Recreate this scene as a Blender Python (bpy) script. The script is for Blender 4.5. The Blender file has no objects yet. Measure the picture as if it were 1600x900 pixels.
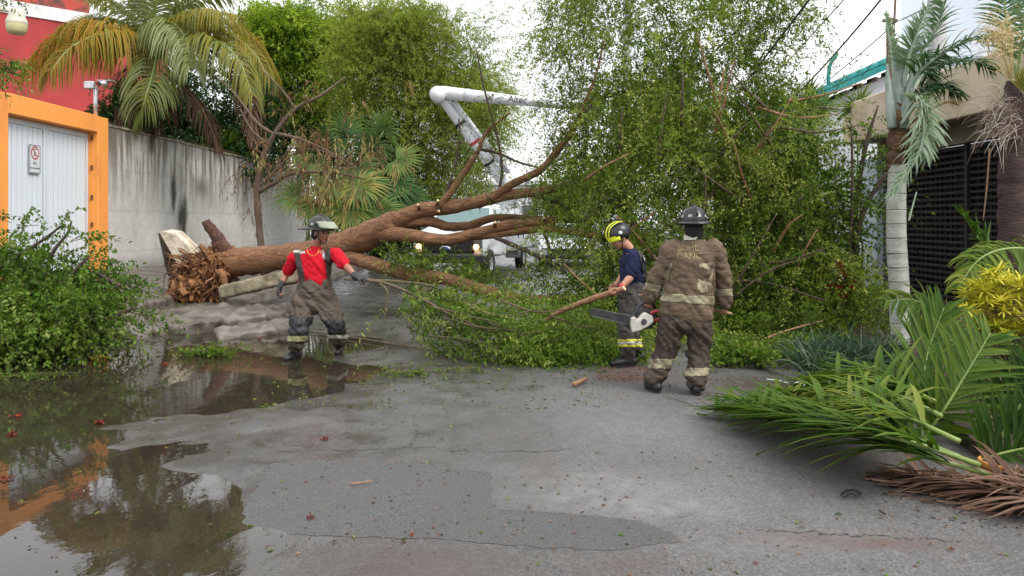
import bpy, math, random
import numpy as np
from mathutils import Vector, Matrix, noise
R = math.radians
random.seed(11)
rng = np.random.default_rng(11)
sc = bpy.context.scene
col = sc.collection

# ------------------------------------------------------------------ camera
F, H0, CZ = 1250.0, 346.0, 1.62          # focal length in photo pixels, horizon row, eye height
cam_d = bpy.data.cameras.new('camera')
cam_d.sensor_width = 36.0
cam_d.lens = F / 1600 * 36
cam_d.shift_y = -(450 - H0) / 1600
cam_d.clip_start = 0.05
cam_d.clip_end = 3000
cam = bpy.data.objects.new('camera', cam_d)
col.objects.link(cam)
cam.location = (0, 0, CZ)
cam.rotation_euler = (R(90), 0, 0)
sc.camera = cam

# ------------------------------------------------------------------ sky, sun, exposure
SUN_EL, SUN_AZ = 50.0, 128.0
w = bpy.data.worlds.new('World')
sc.world = w
w.use_nodes = True
nt = w.node_tree
for n in list(nt.nodes):
    nt.nodes.remove(n)
wo = nt.nodes.new('ShaderNodeOutputWorld')
bg = nt.nodes.new('ShaderNodeBackground')
sky = nt.nodes.new('ShaderNodeTexSky')
sky.sky_type = 'NISHITA'
sky.sun_disc = False
sky.sun_elevation = R(SUN_EL)
sky.sun_rotation = R(SUN_AZ)
sky.air_density = 1.0
sky.dust_density = 2.0
tc = nt.nodes.new('ShaderNodeTexCoord')
cl = nt.nodes.new('ShaderNodeTexNoise')
cl.inputs['Scale'].default_value = 2.2
cl.inputs['Detail'].default_value = 5
cr = nt.nodes.new('ShaderNodeValToRGB')
cr.color_ramp.elements[0].position = 0.25
cr.color_ramp.elements[0].color = (0.86, 0.88, 0.92, 1)
cr.color_ramp.elements[1].position = 0.7
cr.color_ramp.elements[1].color = (1.0, 1.0, 1.0, 1)
mul = nt.nodes.new('ShaderNodeVectorMath')
mul.operation = 'SCALE'
mul.inputs['Scale'].default_value = 9.0
mx = nt.nodes.new('ShaderNodeMix')
mx.data_type = 'RGBA'
mx.inputs['Factor'].default_value = 0.88
nt.links.new(tc.outputs['Generated'], cl.inputs['Vector'])
nt.links.new(cl.outputs['Fac'], cr.inputs['Fac'])
nt.links.new(cr.outputs['Color'], mul.inputs[0])
nt.links.new(sky.outputs['Color'], mx.inputs['A'])
nt.links.new(mul.outputs['Vector'], mx.inputs['B'])
nt.links.new(mx.outputs['Result'], bg.inputs['Color'])
bg.inputs['Strength'].default_value = 0.1
nt.links.new(bg.outputs['Background'], wo.inputs['Surface'])

sd = bpy.data.lights.new('sun', 'SUN')
sd.energy = 1.35
sd.angle = R(30)
sd.color = (1.0, 0.96, 0.9)
so = bpy.data.objects.new('sun', sd)
col.objects.link(so)
so.location = (0, 0, 30)
_a = R(SUN_AZ)
_sv = Vector((math.sin(_a) * math.cos(R(SUN_EL)), math.cos(_a) * math.cos(R(SUN_EL)), math.sin(R(SUN_EL))))
so.rotation_euler = _sv.to_track_quat('Z', 'Y').to_euler()

sc.view_settings.view_transform = 'Standard'
sc.view_settings.look = 'None'
sc.view_settings.exposure = 1.1
sc.view_settings.gamma = 1.0
sc.view_settings.use_curve_mapping = False
cy = sc.cycles
cy.use_denoising = True
cy.use_adaptive_sampling = True
cy.adaptive_threshold = 0.015
cy.max_bounces = 6
cy.diffuse_bounces = 3
cy.glossy_bounces = 3
cy.transmission_bounces = 4
cy.transparent_max_bounces = 8
cy.caustics_reflective = False
cy.caustics_refractive = False

# ------------------------------------------------------------------ helpers
def P(u, v, d):
    """photo pixel + distance in metres -> point"""
    return Vector(((u - 800) / F * d, d, CZ - (v - H0) / F * d))

def G(u, v, z=0.0):
    """photo pixel -> point on the level z"""
    d = (CZ - z) * F / (v - H0)
    return Vector(((u - 800) / F * d, d, z))

WM = {}

def empty(name, loc=(0, 0, 0), label=None, cat=None, group=None, rotz=0.0):
    o = bpy.data.objects.new(name, None)
    col.objects.link(o)
    o.empty_display_size = 0.2
    o.location = loc
    o.rotation_euler = (0, 0, rotz)
    WM[o.name] = Matrix.Translation(Vector(loc)) @ Matrix.Rotation(rotz, 4, 'Z')
    tag(o, label, cat, group)
    return o

def tag(o, label=None, cat=None, group=None, kind=None):
    if label: o['label'] = label
    if cat: o['category'] = cat
    if group: o['group'] = group
    if kind: o['kind'] = kind
    return o

def link(name, me, mat=None, parent=None, world=True):
    o = bpy.data.objects.new(name, me)
    col.objects.link(o)
    if mat is not None and not me.materials:
        me.materials.append(mat)
    if parent is not None:
        o.parent = parent
        pw = WM.get(parent.name, Matrix.Identity(4))
        if world:
            o.matrix_parent_inverse = pw.inverted()
            WM[o.name] = Matrix.Identity(4)
        else:
            WM[o.name] = pw.copy()
    else:
        WM[o.name] = Matrix.Identity(4)
    return o

def np_mesh(name, verts, quads=None, tris=None, attrs=None, smooth=False):
    me = bpy.data.meshes.new(name)
    verts = np.asarray(verts, dtype=np.float32).reshape(-1, 3)
    parts, starts, n = [], [], 0
    if quads is not None and len(quads):
        q = np.asarray(quads, dtype=np.int32).reshape(-1, 4)
        parts.append(q.ravel()); starts.append(n + 4 * np.arange(len(q))); n += q.size
    if tris is not None and len(tris):
        t = np.asarray(tris, dtype=np.int32).reshape(-1, 3)
        parts.append(t.ravel()); starts.append(n + 3 * np.arange(len(t))); n += t.size
    loops = np.concatenate(parts).astype(np.int32)
    st = np.concatenate(starts).astype(np.int32)
    me.vertices.add(len(verts))
    me.vertices.foreach_set('co', verts.ravel())
    me.loops.add(len(loops))
    me.loops.foreach_set('vertex_index', loops)
    me.polygons.add(len(st))
    me.polygons.foreach_set('loop_start', st)
    me.update(calc_edges=True)
    if smooth:
        me.polygons.foreach_set('use_smooth', np.ones(len(st), dtype=bool))
    for k, v in (attrs or {}).items():
        a = me.attributes.new(k, 'FLOAT', 'POINT')
        a.data.foreach_set('value', np.asarray(v, dtype=np.float32))
    return me

def frame_of(t, guide=Vector((0, 0, 1))):
    t = t.normalized()
    s = guide.cross(t)
    if s.length < 1e-3:
        s = Vector((1, 0, 0)).cross(t)
        if s.length < 1e-3:
            s = Vector((0, 1, 0)).cross(t)
    s.normalize()
    return s, t.cross(s).normalized()

def spline(pts, n):
    """Catmull-Rom through the points, n samples; works on any-length tuples"""
    p = np.array([list(q) for q in pts], dtype=float)
    p = np.vstack([2 * p[0] - p[1], p, 2 * p[-1] - p[-2]])
    m = len(p) - 3
    out = []
    for i in range(n):
        x = i / (n - 1) * m
        k = min(int(x), m - 1)
        t = x - k
        a, b, c, d = p[k], p[k + 1], p[k + 2], p[k + 3]
        out.append(0.5 * (2 * b + (c - a) * t + (2 * a - 5 * b + 4 * c - d) * t * t + (3 * b - 3 * c + d - a) * t ** 3))
    return np.array(out)

class MB:
    def __init__(self):
        self.v, self.f = [], []
    def add(self, vs, fs):
        o = len(self.v)
        self.v.extend([tuple(x) for x in vs])
        self.f.extend([tuple(i + o for i in f) for f in fs])
        return self
    def box(self, c, s, m=None, bev=0.0):
        x, y, z = s[0] / 2, s[1] / 2, s[2] / 2
        c = Vector(c)
        if bev > 0:
            b = min(bev, x * .9, y * .9, z * .9)
            vs = []
            for sz, k in ((-z, b), (-z + b, 0), (z - b, 0), (z, b)):
                xx, yy = x - k, y - k
                cc = b if k == 0 else b * 0.5
                for px, py in ((xx - cc, -yy), (xx, -yy + cc), (xx, yy - cc), (xx - cc, yy), (-xx + cc, yy), (-xx, yy - cc), (-xx, -yy + cc), (-xx + cc, -yy)):
                    vs.append(Vector((px, py, sz)))
            fs = [tuple(range(7, -1, -1)), tuple(range(24, 32))]
            for r_ in range(3):
                for i in range(8):
                    j = (i + 1) % 8
                    fs.append((r_ * 8 + i, r_ * 8 + j, r_ * 8 + 8 + j, r_ * 8 + 8 + i))
        else:
            vs = [Vector((a, b, e)) for e in (-z, z) for a, b in ((-x, -y), (x, -y), (x, y), (-x, y))]
            fs = [(3, 2, 1, 0), (4, 5, 6, 7), (0, 1, 5, 4), (1, 2, 6, 5), (2, 3, 7, 6), (3, 0, 4, 7)]
        if m is not None:
            vs = [m @ q for q in vs]
        return self.add([q + c for q in vs], fs)
    def tube(self, pts, rad, n=8, cap=True, guide=None, round_ends=False, wob=0.0):
        """rad: number, list of numbers or list of (side, up) pairs"""
        pts = [Vector(p) for p in pts]
        m = len(pts)
        if not isinstance(rad, (list, tuple, np.ndarray)):
            rad = [rad] * m
        rad = [tuple(r_) if isinstance(r_, (tuple, list)) else (float(r_), float(r_)) for r_ in rad]
        if round_ends:
            def end(p, q, r_):
                dr = (p - q).normalized()
                k = max(min(r_), 1e-4)
                return [(p + dr * k * .55, (r_[0] * .8, r_[1] * .8)), (p + dr * k * .92, (r_[0] * .38, r_[1] * .38))]
            a, b = end(pts[0], pts[1], rad[0]), end(pts[-1], pts[-2], rad[-1])
            pts = [a[1][0], a[0][0]] + pts + [b[0][0], b[1][0]]
            rad = [a[1][1], a[0][1]] + rad + [b[0][1], b[1][1]]
            m = len(pts)
        vs = []
        s = None
        for i, p in enumerate(pts):
            t = (pts[min(i + 1, m - 1)] - pts[max(i - 1, 0)])
            if t.length < 1e-9:
                t = Vector((0, 0, 1))
            t.normalize()
            if guide is not None:
                s, u = frame_of(t, Vector(guide))
            elif s is None:
                s, u = frame_of(t)
            else:
                s = (s - t * s.dot(t))
                s.normalize()
                u = t.cross(s).normalized()
            for k in range(n):
                a = 2 * math.pi * k / n
                j = 1 + (random.uniform(-wob, wob) if wob else 0)
                vs.append(p + s * (math.cos(a) * rad[i][0] * j) + u * (math.sin(a) * rad[i][1] * j))
        fs = []
        for i in range(m - 1):
            for k in range(n):
                k2 = (k + 1) % n
                fs.append((i * n + k, i * n + k2, (i + 1) * n + k2, (i + 1) * n + k))
        if cap:
            fs.append(tuple(range(n - 1, -1, -1)))
            fs.append(tuple((m - 1) * n + k for k in range(n)))
        return self.add(vs, fs)
    def lathe(self, prof, n=24, m=None, sx=1.0, sy=1.0, close=False):
        """prof: (radius, z) pairs"""
        vs = []
        for r_, z in prof:
            for k in range(n):
                a = 2 * math.pi * k / n
                q = Vector((math.cos(a) * r_ * sx, math.sin(a) * r_ * sy, z))
                vs.append(m @ q if m is not None else q)
        fs = []
        for i in range(len(prof) - 1):
            for k in range(n):
                k2 = (k + 1) % n
                fs.append((i * n + k, i * n + k2, (i + 1) * n + k2, (i + 1) * n + k))
        if close:
            fs.append(tuple(range(n - 1, -1, -1)))
            fs.append(tuple((len(prof) - 1) * n + k for k in range(n)))
        return self.add(vs, fs)
    def ball(self, c, r_, m=None, n=14, k=9):
        rr = r_ if isinstance(r_, (tuple, list)) else (r_, r_, r_)
        c = Vector(c)
        vs = []
        for i in range(k + 1):
            ph = math.pi * (i + .02) / (k + .04) - math.pi / 2
            for j in range(n):
                a = 2 * math.pi * j / n
                q = Vector((math.cos(ph) * math.cos(a) * rr[0], math.cos(ph) * math.sin(a) * rr[1], math.sin(ph) * rr[2]))
                vs.append(c + (m @ q if m is not None else q))
        fs = []
        for i in range(k):
            for j in range(n):
                j2 = (j + 1) % n
                fs.append((i * n + j, i * n + j2, (i + 1) * n + j2, (i + 1) * n + j))
        fs.append(tuple(range(n - 1, -1, -1)))
        fs.append(tuple(k * n + j for j in range(n)))
        return self.add(vs, fs)
    def poly(self, pts, thick):
        """closed outline (list of Vectors) extruded by the vector thick"""
        n = len(pts)
        t = Vector(thick)
        vs = [Vector(p) for p in pts] + [Vector(p) + t for p in pts]
        fs = [tuple(range(n - 1, -1, -1)), tuple(range(n, 2 * n))]
        for i in range(n):
            j = (i + 1) % n
            fs.append((i, j, n + j, n + i))
        return self.add(vs, fs)
    def mesh(self, name, smooth=False):
        me = bpy.data.meshes.new(name)
        me.from_pydata(self.v, [], self.f)
        me.update()
        if smooth:
            me.polygons.foreach_set('use_smooth', np.ones(len(me.polygons), dtype=bool))
        return me
    def build(self, name, mat, parent=None, smooth=False, world=True):
        return link(name, self.mesh(name, smooth), mat, parent, world)

def solidify_mesh(mb, name, voxel=0.012, smooth=4, wrinkle=0.0, wscale=9.0, wdir=None, cut=None):
    """union of overlapping closed shapes as ONE skin: voxel remesh, smoothing, cloth folds"""
    me = mb.mesh('tmp')
    o = bpy.data.objects.new('tmp', me)
    col.objects.link(o)
    md = o.modifiers.new('r', 'REMESH')
    md.mode = 'VOXEL'
    md.voxel_size = voxel
    if smooth:
        ms = o.modifiers.new('s', 'SMOOTH')
        ms.factor = 0.5
        ms.iterations = smooth
    dg = bpy.context.evaluated_depsgraph_get()
    dg.update()
    out = bpy.data.meshes.new_from_object(o.evaluated_get(dg))
    out.name = name
    bpy.data.objects.remove(o)
    bpy.data.meshes.remove(me)
    if wrinkle > 0:
        nv = len(out.vertices)
        co = np.empty(nv * 3, dtype=np.float32)
        no = np.empty(nv * 3, dtype=np.float32)
        out.vertices.foreach_get('co', co)
        out.vertices.foreach_get('normal', no)
        co = co.reshape(-1, 3); no = no.reshape(-1, 3)
        ws = wdir or (1, 1, 1.6)
        dsp = np.array([abs(noise.noise(Vector((c[0] * wscale * ws[0], c[1] * wscale * ws[1], c[2] * wscale * ws[2] + 1.5 * c[0] * wscale)))) + .45 * abs(noise.noise(Vector((c[0] * wscale * 2.3 + 7, c[1] * wscale * 2.3, c[2] * wscale * 3.1)))) for c in co])
        co += no * ((dsp - dsp.mean()) * wrinkle)[:, None]
        out.vertices.foreach_set('co', co.ravel())
    out.polygons.foreach_set('use_smooth', np.ones(len(out.polygons), dtype=bool))
    out.update()
    return out

# ---- materials -----------------------------------------------------------
def newmat(name):
    m = bpy.data.materials.new(name)
    m.use_nodes = True
    t = m.node_tree
    b = t.nodes['Principled BSDF']
    return m, t, b

def N(t, typ, **kw):
    n = t.nodes.new(typ)
    for k, v in kw.items():
        if k.startswith('i_'):
            n.inputs[k[2:].replace('_', ' ')].default_value = v
        else:
            setattr(n, k, v)
    return n

def ramp(t, fac, stops):
    r_ = t.nodes.new('ShaderNodeValToRGB')
    e = r_.color_ramp.elements
    while len(e) < len(stops):
        e.new(0.5)
    for k, (p, c) in enumerate(stops):
        e[k].position = p
        e[k].color = (*c, 1) if len(c) == 3 else c
    t.links.new(fac, r_.inputs['Fac'])
    return r_.outputs['Color']

def noise_fac(t, scale, detail=4, rough=.55, stretch=None, coord='Object', dist=0.0):
    c = N(t, 'ShaderNodeTexCoord')
    v = c.outputs[coord]
    if stretch:
        mp = N(t, 'ShaderNodeMapping')
        mp.inputs['Scale'].default_value = stretch
        t.links.new(v, mp.inputs['Vector'])
        v = mp.outputs['Vector']
    n = N(t, 'ShaderNodeTexNoise')
    n.inputs['Scale'].default_value = scale
    n.inputs['Detail'].default_value = detail
    n.inputs['Roughness'].default_value = rough
    n.inputs['Distortion'].default_value = dist
    t.links.new(v, n.inputs['Vector'])
    return n.outputs['Fac']

def mixc(t, fac, a, b, mode='MIX'):
    n = N(t, 'ShaderNodeMix', data_type='RGBA', blend_type=mode)
    for s, val in (('Factor', fac), ('A', a), ('B', b)):
        if hasattr(val, 'is_output'):
            t.links.new(val, n.inputs[s])
        elif s == 'Factor':
            n.inputs[s].default_value = val
        else:
            n.inputs[s].default_value = (*val, 1) if len(val) == 3 else val
    return n.outputs['Result']

def math_n(t, op, a, b=None, clamp=False):
    n = N(t, 'ShaderNodeMath', operation=op, use_clamp=clamp)
    for i, val in enumerate((a, b)):
        if val is None: continue
        if hasattr(val, 'is_output'):
            t.links.new(val, n.inputs[i])
        else:
            n.inputs[i].default_value = val
    return n.outputs['Value']

def bump(t, b, fac, strength, dist=0.02):
    n = N(t, 'ShaderNodeBump')
    n.inputs['Strength'].default_value = strength
    n.inputs['Distance'].default_value = dist
    t.links.new(fac, n.inputs['Height'])
    t.links.new(n.outputs['Normal'], b.inputs['Normal'])

def mat(name, c, c2=None, rough=.6, scale=6, bmp=0.0, bscale=40, metal=0.0, stretch=None, spec=.5, lo=.35, hi=.65, bdist=.02, detail=5):
    m, t, b = newmat(name)
    b.inputs['Roughness'].default_value = rough
    b.inputs['Metallic'].default_value = metal
    b.inputs['Specular IOR Level'].default_value = spec
    if c2 is None:
        c2 = tuple(x * .8 for x in c)
    t.links.new(ramp(t, noise_fac(t, scale, detail, stretch=stretch), [(lo, c2), (hi, c)]), b.inputs['Base Color'])
    if bmp > 0:
        bump(t, b, noise_fac(t, bscale, 4, stretch=stretch), bmp, bdist)
    return m

def leaf_mat(name, stops, transl=.35, rough=.5, spec=.14):
    m, t, b = newmat(name)
    a = N(t, 'ShaderNodeAttribute', attribute_name='tint')
    c = ramp(t, a.outputs['Fac'], stops)
    t.links.new(c, b.inputs['Base Color'])
    b.inputs['Roughness'].default_value = rough
    b.inputs['Specular IOR Level'].default_value = spec
    tr = N(t, 'ShaderNodeBsdfTranslucent')
    br = mixc(t, 1.0, c, (1.25, 1.3, .7), 'MULTIPLY')
    t.links.new(br, tr.inputs['Color'])
    ms = N(t, 'ShaderNodeMixShader')
    ms.inputs[0].default_value = transl
    t.links.new(b.outputs[0], ms.inputs[1])
    t.links.new(tr.outputs[0], ms.inputs[2])
    t.links.new(ms.outputs[0], t.nodes['Material Output'].inputs['Surface'])
    return m

# ---- foliage -------------------------------------------------------------
def unit(a):
    return a / np.maximum(np.linalg.norm(a, axis=-1, keepdims=True), 1e-9)

class Leaves:
    """leaf blades (folded diamonds) and thin twigs collected in arrays"""
    def __init__(self):
        self.L, self.T, self.TV, self.TQ, self.nt = [], [], [], [], 0
    def blades(self, base, axis, nrm, ln, wd, tint, curl=0.12):
        axis = unit(axis)
        side = unit(np.cross(axis, nrm))
        up = np.cross(side, axis)
        ln = np.asarray(ln)[:, None]; wd = np.asarray(wd)[:, None]
        mid = base + axis * ln * .45
        fold = up * wd * .22
        v = np.stack([base, mid + side * wd * .5 + fold, base + axis * ln - up * ln * curl, mid - side * wd * .5 + fold], 1)
        self.L.append(v)
        self.T.append(np.repeat(tint, 4))
    def twigs(self, o, d, ln, droop, k, leaf, width, tint, spread=.9, wood=.004, keep=1.0, flat=.35, t0=.12):
        """M twigs from o along d; k leaves on each"""
        M = len(o)
        d = unit(d)
        ln = np.asarray(ln)
        t = (np.linspace(t0, 1, k)[None, :] + rng.uniform(-.5, .5, (M, k)) / k).clip(0, 1.05)
        g = np.array([0, 0, -1.0])
        dr = np.asarray(droop) * ln
        pos = o[:, None] + d[:, None] * (t * ln[:, None])[..., None] + g * (dr[:, None] * t ** 2)[..., None]
        tan = unit(d[:, None] + g * (2 * np.asarray(droop)[:, None] * t)[..., None])
        rnd = rng.normal(size=(M, k, 3))
        lat = unit(rnd - tan * (rnd * tan).sum(-1, keepdims=True))
        ax = unit(tan * .55 + lat * spread + g * .18)
        nr = unit(rng.normal(size=(M, k, 3)) * (1 - flat) + np.array([0, 0, 1.0]) * (flat + .5))
        n = M * k
        tt = np.repeat(np.asarray(tint), k) + rng.normal(0, .11, n) + (t.ravel() - .5) * .16
        s = rng.uniform(.65, 1.2, n)
        self.blades(pos.reshape(-1, 3) + rng.normal(0, leaf * .15, (n, 3)), ax.reshape(-1, 3), nr.reshape(-1, 3), leaf * s, width * s, tt.clip(0, 1))
        if wood > 0:
            sel = rng.random(M) < keep
            oo, dd, ll, gg = o[sel], d[sel], ln[sel], dr[sel]
            m = len(oo)
            if m:
                s1 = unit(np.cross(dd, np.array([.3, .2, .93])))
                s2 = np.cross(dd, s1)
                rings = []
                for tk, rk in ((0, 1.0), (.4, .75), (.72, .5), (1, .15)):
                    c = oo + dd * (tk * ll)[:, None] + g * (gg * tk ** 2)[:, None]
                    rings.append(np.stack([c + (s1 * math.cos(a) + s2 * math.sin(a)) * wood * rk for a in (0, 2.094, 4.189)], 1))
                v = np.stack(rings, 1).reshape(-1, 3)
                b = (np.arange(m) * 12)[:, None, None] + self.nt
                q = []
                for i in range(3):
                    for k3 in range(3):
                        k4 = (k3 + 1) % 3
                        q.append([i * 3 + k3, i * 3 + k4, i * 3 + 3 + k4, i * 3 + 3 + k3])
                q = np.array(q)[None] + b
                self.TV.append(v); self.TQ.append(q.reshape(-1, 4)); self.nt += len(v)
    def clump(self, c, r, m, ln, k, leaf, width, tint=.5, droop=.25, bias=(0, 0, .2), fill=.75, lv=(.5, 1.4), **kw):
        """m twigs that start inside the ellipsoid (c, r) and grow outwards"""
        c = np.array(c, dtype=float); r = np.array(r if hasattr(r, '__len__') else (r, r, r), dtype=float)
        x = unit(rng.normal(size=(m, 3))) * (rng.random((m, 1)) ** .42) * fill
        o = c + x * r
        d = unit(x + rng.normal(0, .5, (m, 3)) + np.array(bias))
        self.twigs(o, d, ln * rng.uniform(lv[0], lv[1], m), droop * rng.uniform(.4, 1.5, m), k, leaf, width, tint + rng.normal(0, .12, m), **kw)
    def build(self, name, mat_leaf, parent=None, twig_mat=None, twig_name='twigs', kind=None):
        v = np.concatenate(self.L).reshape(-1, 3)
        q = np.arange(len(v)).reshape(-1, 4)
        o = link(name, np_mesh(name, v, q, attrs={'tint': np.concatenate(self.T)}), mat_leaf, parent)
        if kind: o['kind'] = kind
        if twig_mat is not None and self.TV:
            t_ = link(twig_name, np_mesh(twig_name, np.concatenate(self.TV), np.concatenate(self.TQ), smooth=True), twig_mat, parent if parent is not None else o)
            t_['kind'] = 'stuff'
        return o

class Strips:
    """long narrow blades (palm leaflets, straps), each a folded strip of a few sections"""
    def __init__(self):
        self.v, self.q, self.t = [], [], []
    def blade(self, base, d, length, width, grav, up, tint, seg=4, shape=(.55, 1, .9, .55, .06), twist=0.0, vfold=.25):
        base = np.array(base, float); d = unit(np.array(d, float)); up = np.array(up, float)
        o = len(self.v)
        p = base.copy(); st = length / seg
        for i in range(seg + 1):
            s = np.cross(d, up)
            nrm = np.linalg.norm(s)
            s = s / nrm if nrm > 1e-6 else np.array([1.0, 0, 0])
            n_ = np.cross(s, d)
            if twist:
                a = twist * i / seg
                s, n_ = s * math.cos(a) + n_ * math.sin(a), n_ * math.cos(a) - s * math.sin(a)
            wk = width * .5 * shape[min(i, len(shape) - 1)]
            self.v += [p - s * wk + n_ * wk * vfold, p - n_ * wk * vfold * .6, p + s * wk + n_ * wk * vfold]
            self.t += [tint + .12 * i / seg] * 3
            p = p + d * st
            d = unit(d + np.array([0, 0, -1.0]) * grav / seg)
        for i in range(seg):
            a = o + i * 3
            self.q += [[a, a + 1, a + 4, a + 3], [a + 1, a + 2, a + 5, a + 4]]
    def frond(self, pts, n=40, L=.7, W=.035, fwd=.55, grav=.6, upv=(0, 0, 1), tint=.5, lift=.25, start=.15, jit=.12, sides=(-1, 1), prof=None, seg=4, tv=.1):
        """pinnate frond along a curve; returns the rachis samples"""
        c = spline(pts, 28)
        upv = np.array(upv, float)
        for sgn in sides:
            for i in range(n):
                t = start + (1 - start) * (i + random.uniform(-.3, .3)) / n
                t = min(max(t, 0), .995)
                x = t * 27; k = min(int(x), 26); f = x - k
                p = c[k] * (1 - f) + c[k + 1] * f
                tn = unit(c[min(k + 1, 27)] - c[max(k, 0)])
                s = unit(np.cross(tn, upv)) * sgn
                n_ = np.cross(s, tn) * sgn
                lf = (prof(t) if prof else (.45 + 1.1 * math.sin(math.pi * min(1, (t * .9 + .12))) ** .8 * .55))
                dd = s + tn * (fwd + .7 * max(0, t - .7) * 2) + n_ * lift + np.random.default_rng(len(self.v)).normal(0, jit, 3)
                self.blade(p, dd, L * lf * random.uniform(.88, 1.1), W * random.uniform(.8, 1.15), grav * random.uniform(.7, 1.3), n_ if abs(n_[2]) > .2 or True else upv, tint + random.uniform(-tv, tv), seg=seg)
        return c
    def fan(self, hub, axis, normal, n=22, L=.6, W=.06, arc=250, grav=.45, tint=.5):
        axis = unit(np.array(axis, float)); normal = unit(np.array(normal, float))
        side = unit(np.cross(normal, axis))
        for i in range(n):
            a = R(-arc / 2 + arc * (i + .5) / n + random.uniform(-2, 2))
            d = axis * math.cos(a) + side * math.sin(a) + normal * .12
            self.blade(hub, d, L * (1 - .28 * abs(a) / math.pi) * random.uniform(.92, 1.06), W, grav * random.uniform(.6, 1.3), normal, tint + random.uniform(-.12, .12), seg=5, shape=(.12, .62, 1, .7, .35, .04), vfold=.35)
    def build(self, name, m, parent=None, kind=None):
        o = link(name, np_mesh(name, np.array(self.v), self.q, attrs={'tint': np.clip(np.array(self.t), 0, 1)}, smooth=True), m, parent)
        if kind: o['kind'] = kind
        return o

def vnoise(x, y, seed=0):
    """2-D value noise for the ground heights"""
    r_ = np.random.default_rng(seed).random((64, 64))
    xi = np.floor(x).astype(int); yi = np.floor(y).astype(int)
    fx = x - xi; fy = y - yi
    fx = fx * fx * (3 - 2 * fx); fy = fy * fy * (3 - 2 * fy)
    a = r_[xi % 64, yi % 64]; b = r_[(xi + 1) % 64, yi % 64]
    c = r_[xi % 64, (yi + 1) % 64]; d = r_[(xi + 1) % 64, (yi + 1) % 64]
    return (a * (1 - fx) + b * fx) * (1 - fy) + (c * (1 - fx) + d * fx) * fy

def fbm(x, y, sc_=1.0, oct_=4, seed=0):
    s, a, tot = 0, 1.0, 0
    for k in range(oct_):
        s = s + a * vnoise(x * sc_ * 2 ** k + 17 * k, y * sc_ * 2 ** k + 9 * k, seed + k)
        tot += a; a *= .5
    return s / tot

def sstep(a, b, x):
    t = np.clip((x - a) / (b - a), 0, 1)
    return t * t * (3 - 2 * t)

def text_mesh(s, size, extrude=.002):
    cu = bpy.data.curves.new('t', 'FONT')
    cu.body = s
    cu.size = size
    cu.extrude = extrude
    cu.align_x = 'CENTER'
    cu.align_y = 'CENTER'
    o = bpy.data.objects.new('t', cu)
    col.objects.link(o)
    dg = bpy.context.evaluated_depsgraph_get()
    dg.update()
    me = bpy.data.meshes.new_from_object(o.evaluated_get(dg))
    bpy.data.objects.remove(o)
    return me

def text_obj(name, s, size, mtx, m, parent):
    me = text_mesh(s, size)
    me.transform(mtx)
    me.materials.clear()
    return link(name, me, m, parent)

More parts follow.
